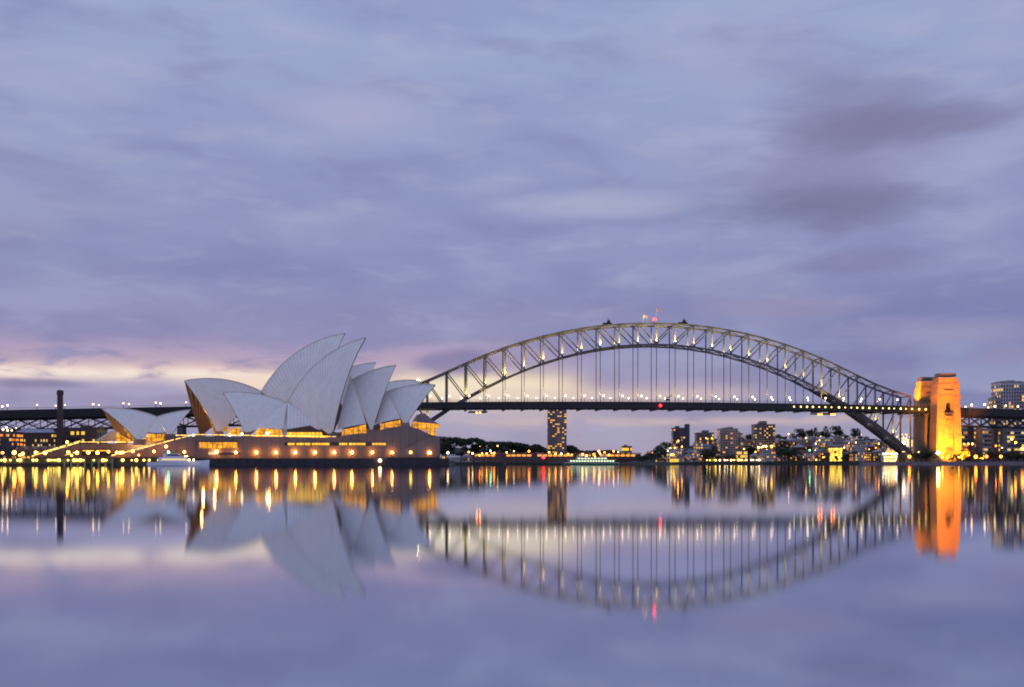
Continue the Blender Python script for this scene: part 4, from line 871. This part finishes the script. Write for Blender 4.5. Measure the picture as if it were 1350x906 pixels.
wood('woodland', 'dark trees behind the left viaduct at the back of the quay', sp_, 1.1, 50)
# ------------------------------------------------------------------ hillside houses in tiers
TIERS = [('waterfront row', 1196, 872, 1190, 12, .62), ('second row', 1236, 866, 1180, 12.5, .5), ('third row', 1276, 876, 1172, 13, .42), ('fourth row', 1316, 884, 1165, 14, .36), ('top row', 1352, 900, 1150, 16, .3)]
BIG = {0: [(949, 986), (1004, 1023), (1096, 1111)], 1: [(949, 980), (994, 1023)], 2: [(949, 980), (994, 1023)], 3: [(886, 912), (949, 974), (994, 1023)], 4: [(886, 912), (918, 942)]}
CW = [('grey', GREY), ('cream', CRM), ('brown', BRN), ('pale', PALE), ('brick', BRICK), ('white', mat('white_render', (.66, .62, .60), .8, .1, .2))]; rnd = random.Random(21)
for ti, (nm, D, a, b, stp, lit) in enumerate(TIERS):
    px = a; i = 0
    while px < b:
        wd = stp * rnd.uniform(.62, .95); bad = any(px + wd > q0 and px < q1 for q0, q1 in BIG[ti])
        if not bad and rnd.random() < .96:
            DD = D + rnd.uniform(-8, 8); DD = max(DD, lerp_table(SHORE, px) + 6); zb = ground_z(px, DD); hh = rnd.uniform(7.5, 14) if ti < 4 else rnd.uniform(5, 8); cn, cm = rnd.choice(CW); rf = rnd.choice(['hip', 'gable', 'flat', 'hip']); fl = 2 if hh < 8.5 else 3; on = rnd.random() < lit
            rn, rmat = rnd.choice([('red', REDR), ('grey', GRYR), ('pale', mat('pale_roof', (.36, .35, .38), .7, .2, .5))])
            block('hillside_house', f'{cn} house with {rn} {rf if rf != "hip" else "hipped"} roof, {nth(i)} from left in the hillside {nm}', px, px + wd, HY - (zb + hh - H) / DD * F, DD, zb, rnd.uniform(8, 12), cm, fl, rnd.choice([3, 4]), rnd.uniform(.25, .7) if on else .08, rnd.randrange(9999), rf, 'house', rnd.uniform(-.35, .35), rmat, group='houses on the hillside', mats=WIN, w=.5, h=.5); i += 1
        px += wd + rnd.uniform(.3, stp * .22)
TT = [('waterfront', 1190, 24, 5.5, (866, 1188)), ('lower slope', 1222, 16, 7.5, (862, 1180)), ('middle slope', 1262, 16, 8, (868, 1175)), ('upper slope', 1304, 18, 8.5, (880, 1165))]
for nm, D, N, hg, (a, b) in TT:
    xs = sorted(R.uniform(a, b) for _ in range(N))
    for i, px in enumerate(xs):
        DD = max(D + R.uniform(-5, 5), lerp_table(SHORE, px) + 3)
        if 1004 < px < 1023 and D < 1200: DD = 1220
        if 949 < px < 975 and D < 1215: hg_ = 5
        else: hg_ = hg * R.uniform(.6, 1.2)
        tree(px, DD, hg_, R.choice(['round', 'round', 'tall']), f'dark bushy tree on the {nm} of the built-up hillside, {nth(i)} from the left', f'trees on the {nm} of the hillside', wide=1.35)
for i, (px, D, hg) in enumerate(sorted([(931, 1200, 16), (936, 1206, 18), (942, 1204, 14), (1030, 1196, 17), (1037, 1200, 18), (1044, 1198, 15), (1050, 1202, 13), (984, 1268, 15), (990, 1272, 14), (846, 1560, 10), (853, 1500, 11), (857, 1440, 12), (861, 1400, 14), (869, 1300, 14), (873, 1262, 17), (866, 1290, 15), (880, 1250, 15), (1118, 1196, 12), (1124, 1198, 13)])):
    tree(px, D, hg, 'round', f'large dark tree before the hillside houses, {nth(i)} from the left', 'big dark trees by the hillside waterfront', wide=1.3)
for i, px in enumerate([1207, 1213, 1220, 1226, 1256, 1263, 1270, 1277, 1284, 1292, 1301, 1309, 1317, 1325, 1333, 1341, 1349, 1357]):
    tree(px, 1013 + R.uniform(-6, 8) if px > 1240 or px < 1230 else 1040, R.uniform(8, 12.5), 'round' if i % 3 else 'umbrella', f'leafy park tree along the right shore, {nth(i)} from the left', 'trees in the park by the right shore', zb=2.6, wide=1.3)
# ------------------------------------------------------------------ lamps scattered on the hillside and shores
def dot(px, py, D, r, m, lab, group=None, zg=None):
    zb = ground_z(px, D) if zg is None else zg; z_ = max(zr(py, D), zb + 1.5); t = thing('street_lamp', lab, 'street lamp', (gx(px, D), D, zb), 0, group)
    MB().tube((0, 0, 0), (0, 0, z_ - zb), .16, .1, 5).build('post', POST, t); MB().ball((0, 0, z_ - zb), r, 8, 6).build('lamp_head', m, t)
HL = [(884, 591, .8, L_YEL), (889.5, 590.5, .8, L_AMB), (894, 581.5, 1.1, L_AMB), (899, 589, .8, L_AMB), (885, 599.5, 1.1, L_YEL), (888, 599.5, .7, L_AMB), (880.5, 594.5, .8, L_WW), (925, 601, .8, L_WW), (860.5, 597.2, 1.5, L_ORG), (931, 578, .9, L_YEL), (938.5, 578, .9, L_YEL), (947.5, 583.5, .8, L_AMB), (978, 586, .7, L_YEL), (981, 592, .9, L_YEL), (996, 596, .9, L_YEL), (998.5, 579.5, 1.0, L_YEL), (998, 583, 1.0, L_AMB), (1000, 590, 1.3, L_WW), (1004, 590, 1.0, L_YEL), (1006.5, 588.5, 1.2, L_WW), (1010, 588.5, 1.3, L_WW), (1017.3, 588.5, 1.6, L_YEL), (1011, 593, .8, L_WW), (1040, 572.5, 1.0, L_AMB), (1062.5, 577.5, .8, L_AMB), (1059.5, 580, .7, L_AMB), (1071.5, 580.3, .8, L_YEL), (1075.5, 585, .9, L_WW), (1071, 589, .8, L_AMB), (1082, 575.5, .6, L_YEL), (1080.5, 580.5, .8, L_YEL), (1067.6, 593.6, .95, L_GRN), (1075, 593.8, .7, L_WW), (1078.5, 595, .7, L_WW), (1047, 584.7, .7, L_AMB), (1052, 587.7, .8, L_AMB), (1044, 594.5, .8, L_AMB), (1058, 594.5, .8, L_AMB), (1113, 590.3, .8, L_WW), (1118, 598.5, 1.0, L_YEL), (1131.5, 573, .6, L_YEL), (1135.5, 573, .6, L_YEL), (1111, 581, .7, L_ORG), (1128.5, 583.5, .8, L_AMB), (1119, 584.7, .6, L_AMB), (1158.5, 585, .8, L_AMB), (1163, 592.5, .9, L_YEL), (1154.5, 590.5, .6, L_ORG), (1146, 592.5, .5, L_AMB), (1140, 603, .8, L_AMB), (1150, 585, .5, L_AMB), (1085.5, 603, .7, L_AMB), (1076, 606.5, .7, L_AMB), (1150, 601, .6, L_AMB), (1170.5, 582, .9, L_WW)]
for i, (px, py, r, m) in enumerate(sorted(HL, key=lambda q: q[0])):
    D = 1186 + max(0, (604 - py)) * 6.3 if px > 868 else 1420; cn = {L_YEL: 'yellow', L_AMB: 'amber', L_WW: 'white', L_ORG: 'orange', L_GRN: 'green'}[m]
    dot(px, py, max(D, lerp_table(SHORE, px) + 3), r * .8, m, f'{cn} street lamp glowing among the hillside houses, {nth(i)} of them from the left', 'street lamps among the hillside houses')
for i, px in enumerate([932, 936, 943.5, 949, 955.5, 959, 964, 968, 974, 977.5, 984, 990.5, 993, 997.5, 1001, 1005.5]):
    dot(px, 607.3, max(1187, lerp_table(SHORE, px) + 2), R.choice([.6, .75, .95]), L_YEL if i < 3 or i in (7, 8) else L_WW, f'low quay lamp at the water edge below the cream block, {nth(i)} from the left', 'quay lamps at the water edge below the cream block')
FL = [(618, 596), (623, 598), (632, 600.5), (635.5, 598), (641.5, 598), (648, 597.5), (651.5, 597.5), (656, 588), (668, 596.5), (677.5, 595), (697.5, 595), (724, 596.5), (732.5, 598.5), (740, 598.5), (749, 599), (754, 599.5), (768, 599), (773, 601), (783, 599), (791, 598), (797, 596.5), (784.5, 602), (803, 600), (815, 596), (809, 595)]
FL[16:16] = [(789.5, 595)]
for i, (px, py) in enumerate(sorted(FL)): dot(px, py, 1680, R.choice([.8, 1.0, 1.3]), [L_AMB, L_WW, L_ORG, L_YEL][i % 4], f'street lamp along the far shore arcade, {nth(i)} from the left', 'street lamps on the far shore', 2.4)
dot(590.5, 597, 900, .95, L_WW, 'bright white lamp in front of the white wharf marquee', None, 2.5); dot(642, 588, 1790, 1.3, L_YEL, 'yellow lamp high on the dark wooded hill, the larger of two', None, 20); dot(632.5, 588.5, 1790, .9, L_YEL, 'small yellow lamp on the dark wooded hill, left of the larger one', None, 20)
dot(571, 599.5, 515, .3, L_YEL, 'yellow lamp at the right corner of the podium base', None, 2.9)
RS = [(1177, 602, 1.3, L_ORG), (1199, 602.2, 1.6, L_ORG), (1211.3, 596.3, .9, L_YEL), (1242.5, 603, 1.0, L_AMB), (1264, 603, .7, L_AMB), (1271, 585.5, .9, L_YEL), (1276.5, 585.3, 1.0, L_YEL), (1282, 585.3, 1.2, L_YEL), (1286.5, 602.3, 1.8, L_ORG), (1300.5, 602, 1.5, L_ORG), (1319.5, 602, 1.5, L_ORG), (1313, 588, .8, L_ORG), (1321, 590.5, .7, L_WW), (1334, 579, 1.3, L_YEL), (1339, 583.5, 1.2, L_AMB), (1348, 591.5, 1.7, L_ORG)]
for i, (px, py, r, m) in enumerate(RS): dot(px, py, 996 if py > 598 or px == 1348 else 1030, r * .8, m, f'{ {L_ORG: "strong orange", L_YEL: "yellow", L_AMB: "amber", L_WW: "white"}[m]} lamp along the right-hand shore park, {nth(i)} from the left', 'lamps along the right shore', 2.4)
t = thing('floodlight', 'bright yellow floodlight at the foot of the orange pylon', 'lamp', (gx(1237, 1018), 1018, 2.4)); MB().tube((0, 0, 0), (0, 0, 8), .3).build('post', POST, t); MB().ball((0, 0, 9), 1.5).build('lamp_head', em('lamp_flood', (1, .78, .2), 60, 'AUTO'), t)
panelw = MB(); panelw.box((gx(1275, 989), 989, 1.4), (gx(1400, 989) - gx(1205, 989) + 60, 1.2, 3.4))
tag(panelw.build('seawall', mat('pink_seawall', (.20, .15, .15), .8, .2, .3)), 'pale pinkish stone seawall along the right shore below the orange lamps', 'seawall')
t = thing('pontoon', 'low grey floating pontoon on the water left of the orange pylon', 'pontoon', (gx(1190, 1000), 1000, 0)); MB().box((0, 0, .6), (30, 5, 1.2)).build('float', mat('pontoon_grey', (.35, .33, .38), .7), t)
for x in (-12, 12): MB().tube((x, 2.8, -2), (x, 2.8, 4), .35).build('pile', DSTEEL, t)
# ------------------------------------------------------------------ amusement park lights under the right end of the arch
LP = em('fairground_lights', (1, .62, .24), 2.6, 'AUTO'); LP2 = em('fairground_bulbs', (1, .8, .5), 14, 'AUTO')
c = at(1191, 584, 1120); t = thing('ferris_wheel', 'brilliantly lit ferris wheel shining through the legs of the arch', 'ferris wheel', (c.x, c.y, 2.4)); zc = c.z - 2.4; rw = 9.0
m = MB(); N = 24
for i in range(N):
    a, b = 2 * math.pi * i / N, 2 * math.pi * (i + 1) / N
    for rr_ in (rw, rw * .55): m.beam((math.cos(a) * rr_, 0, zc + math.sin(a) * rr_), (math.cos(b) * rr_, 0, zc + math.sin(b) * rr_), .7)
m.build('rim', LP, t)
for i in range(12):
    a = 2 * math.pi * i / 12; MB().beam((0, 0, zc), (math.cos(a) * rw, 0, zc + math.sin(a) * rw), .35).build('spoke', LP, t)
    MB().box((math.cos(a) * (rw + .4), -.6, zc + math.sin(a) * (rw + .4) - .9), (1.5, 1.4, 1.5)).build('gondola', WHITE, t)
MB().ball((0, -.8, zc), 1.4).build('hub', LP2, t)
for s_ in (-1, 1): MB().beam((s_ * 6, 1, 0), (0, 1, zc), .6).build('leg', WHITE, t)
c = at(1171.5, 594, 1112); t = thing('fairground_pavilion', 'dazzling white lit pavilion beside the ferris wheel', 'pavilion', (c.x, c.y, 2.4))
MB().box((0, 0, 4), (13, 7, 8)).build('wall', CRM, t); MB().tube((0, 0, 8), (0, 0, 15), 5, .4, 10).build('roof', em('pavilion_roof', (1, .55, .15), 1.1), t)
for i in range(5):
    for j in range(2): MB().box((-5 + i * 2.5, -3.6, 2.2 + j * 3.4), (1.9, .3, 2.4)).build('window', LP, t)
for i in range(6): MB().ball((-7 + i * 2.8, -4, 9), .7).build('bulb', LP2, t)
c = at(1180, 586, 1116); t = thing('fairground_tower', 'narrow lit tower between the pavilion and the ferris wheel', 'tower', (c.x, c.y, 2.4))
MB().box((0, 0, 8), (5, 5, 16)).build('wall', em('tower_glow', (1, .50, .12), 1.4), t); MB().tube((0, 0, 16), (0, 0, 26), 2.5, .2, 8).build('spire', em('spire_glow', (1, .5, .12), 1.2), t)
for i in range(5): MB().ball((0, -2.9, 3 + i * 3), .8).build('bulb', LP2, t)
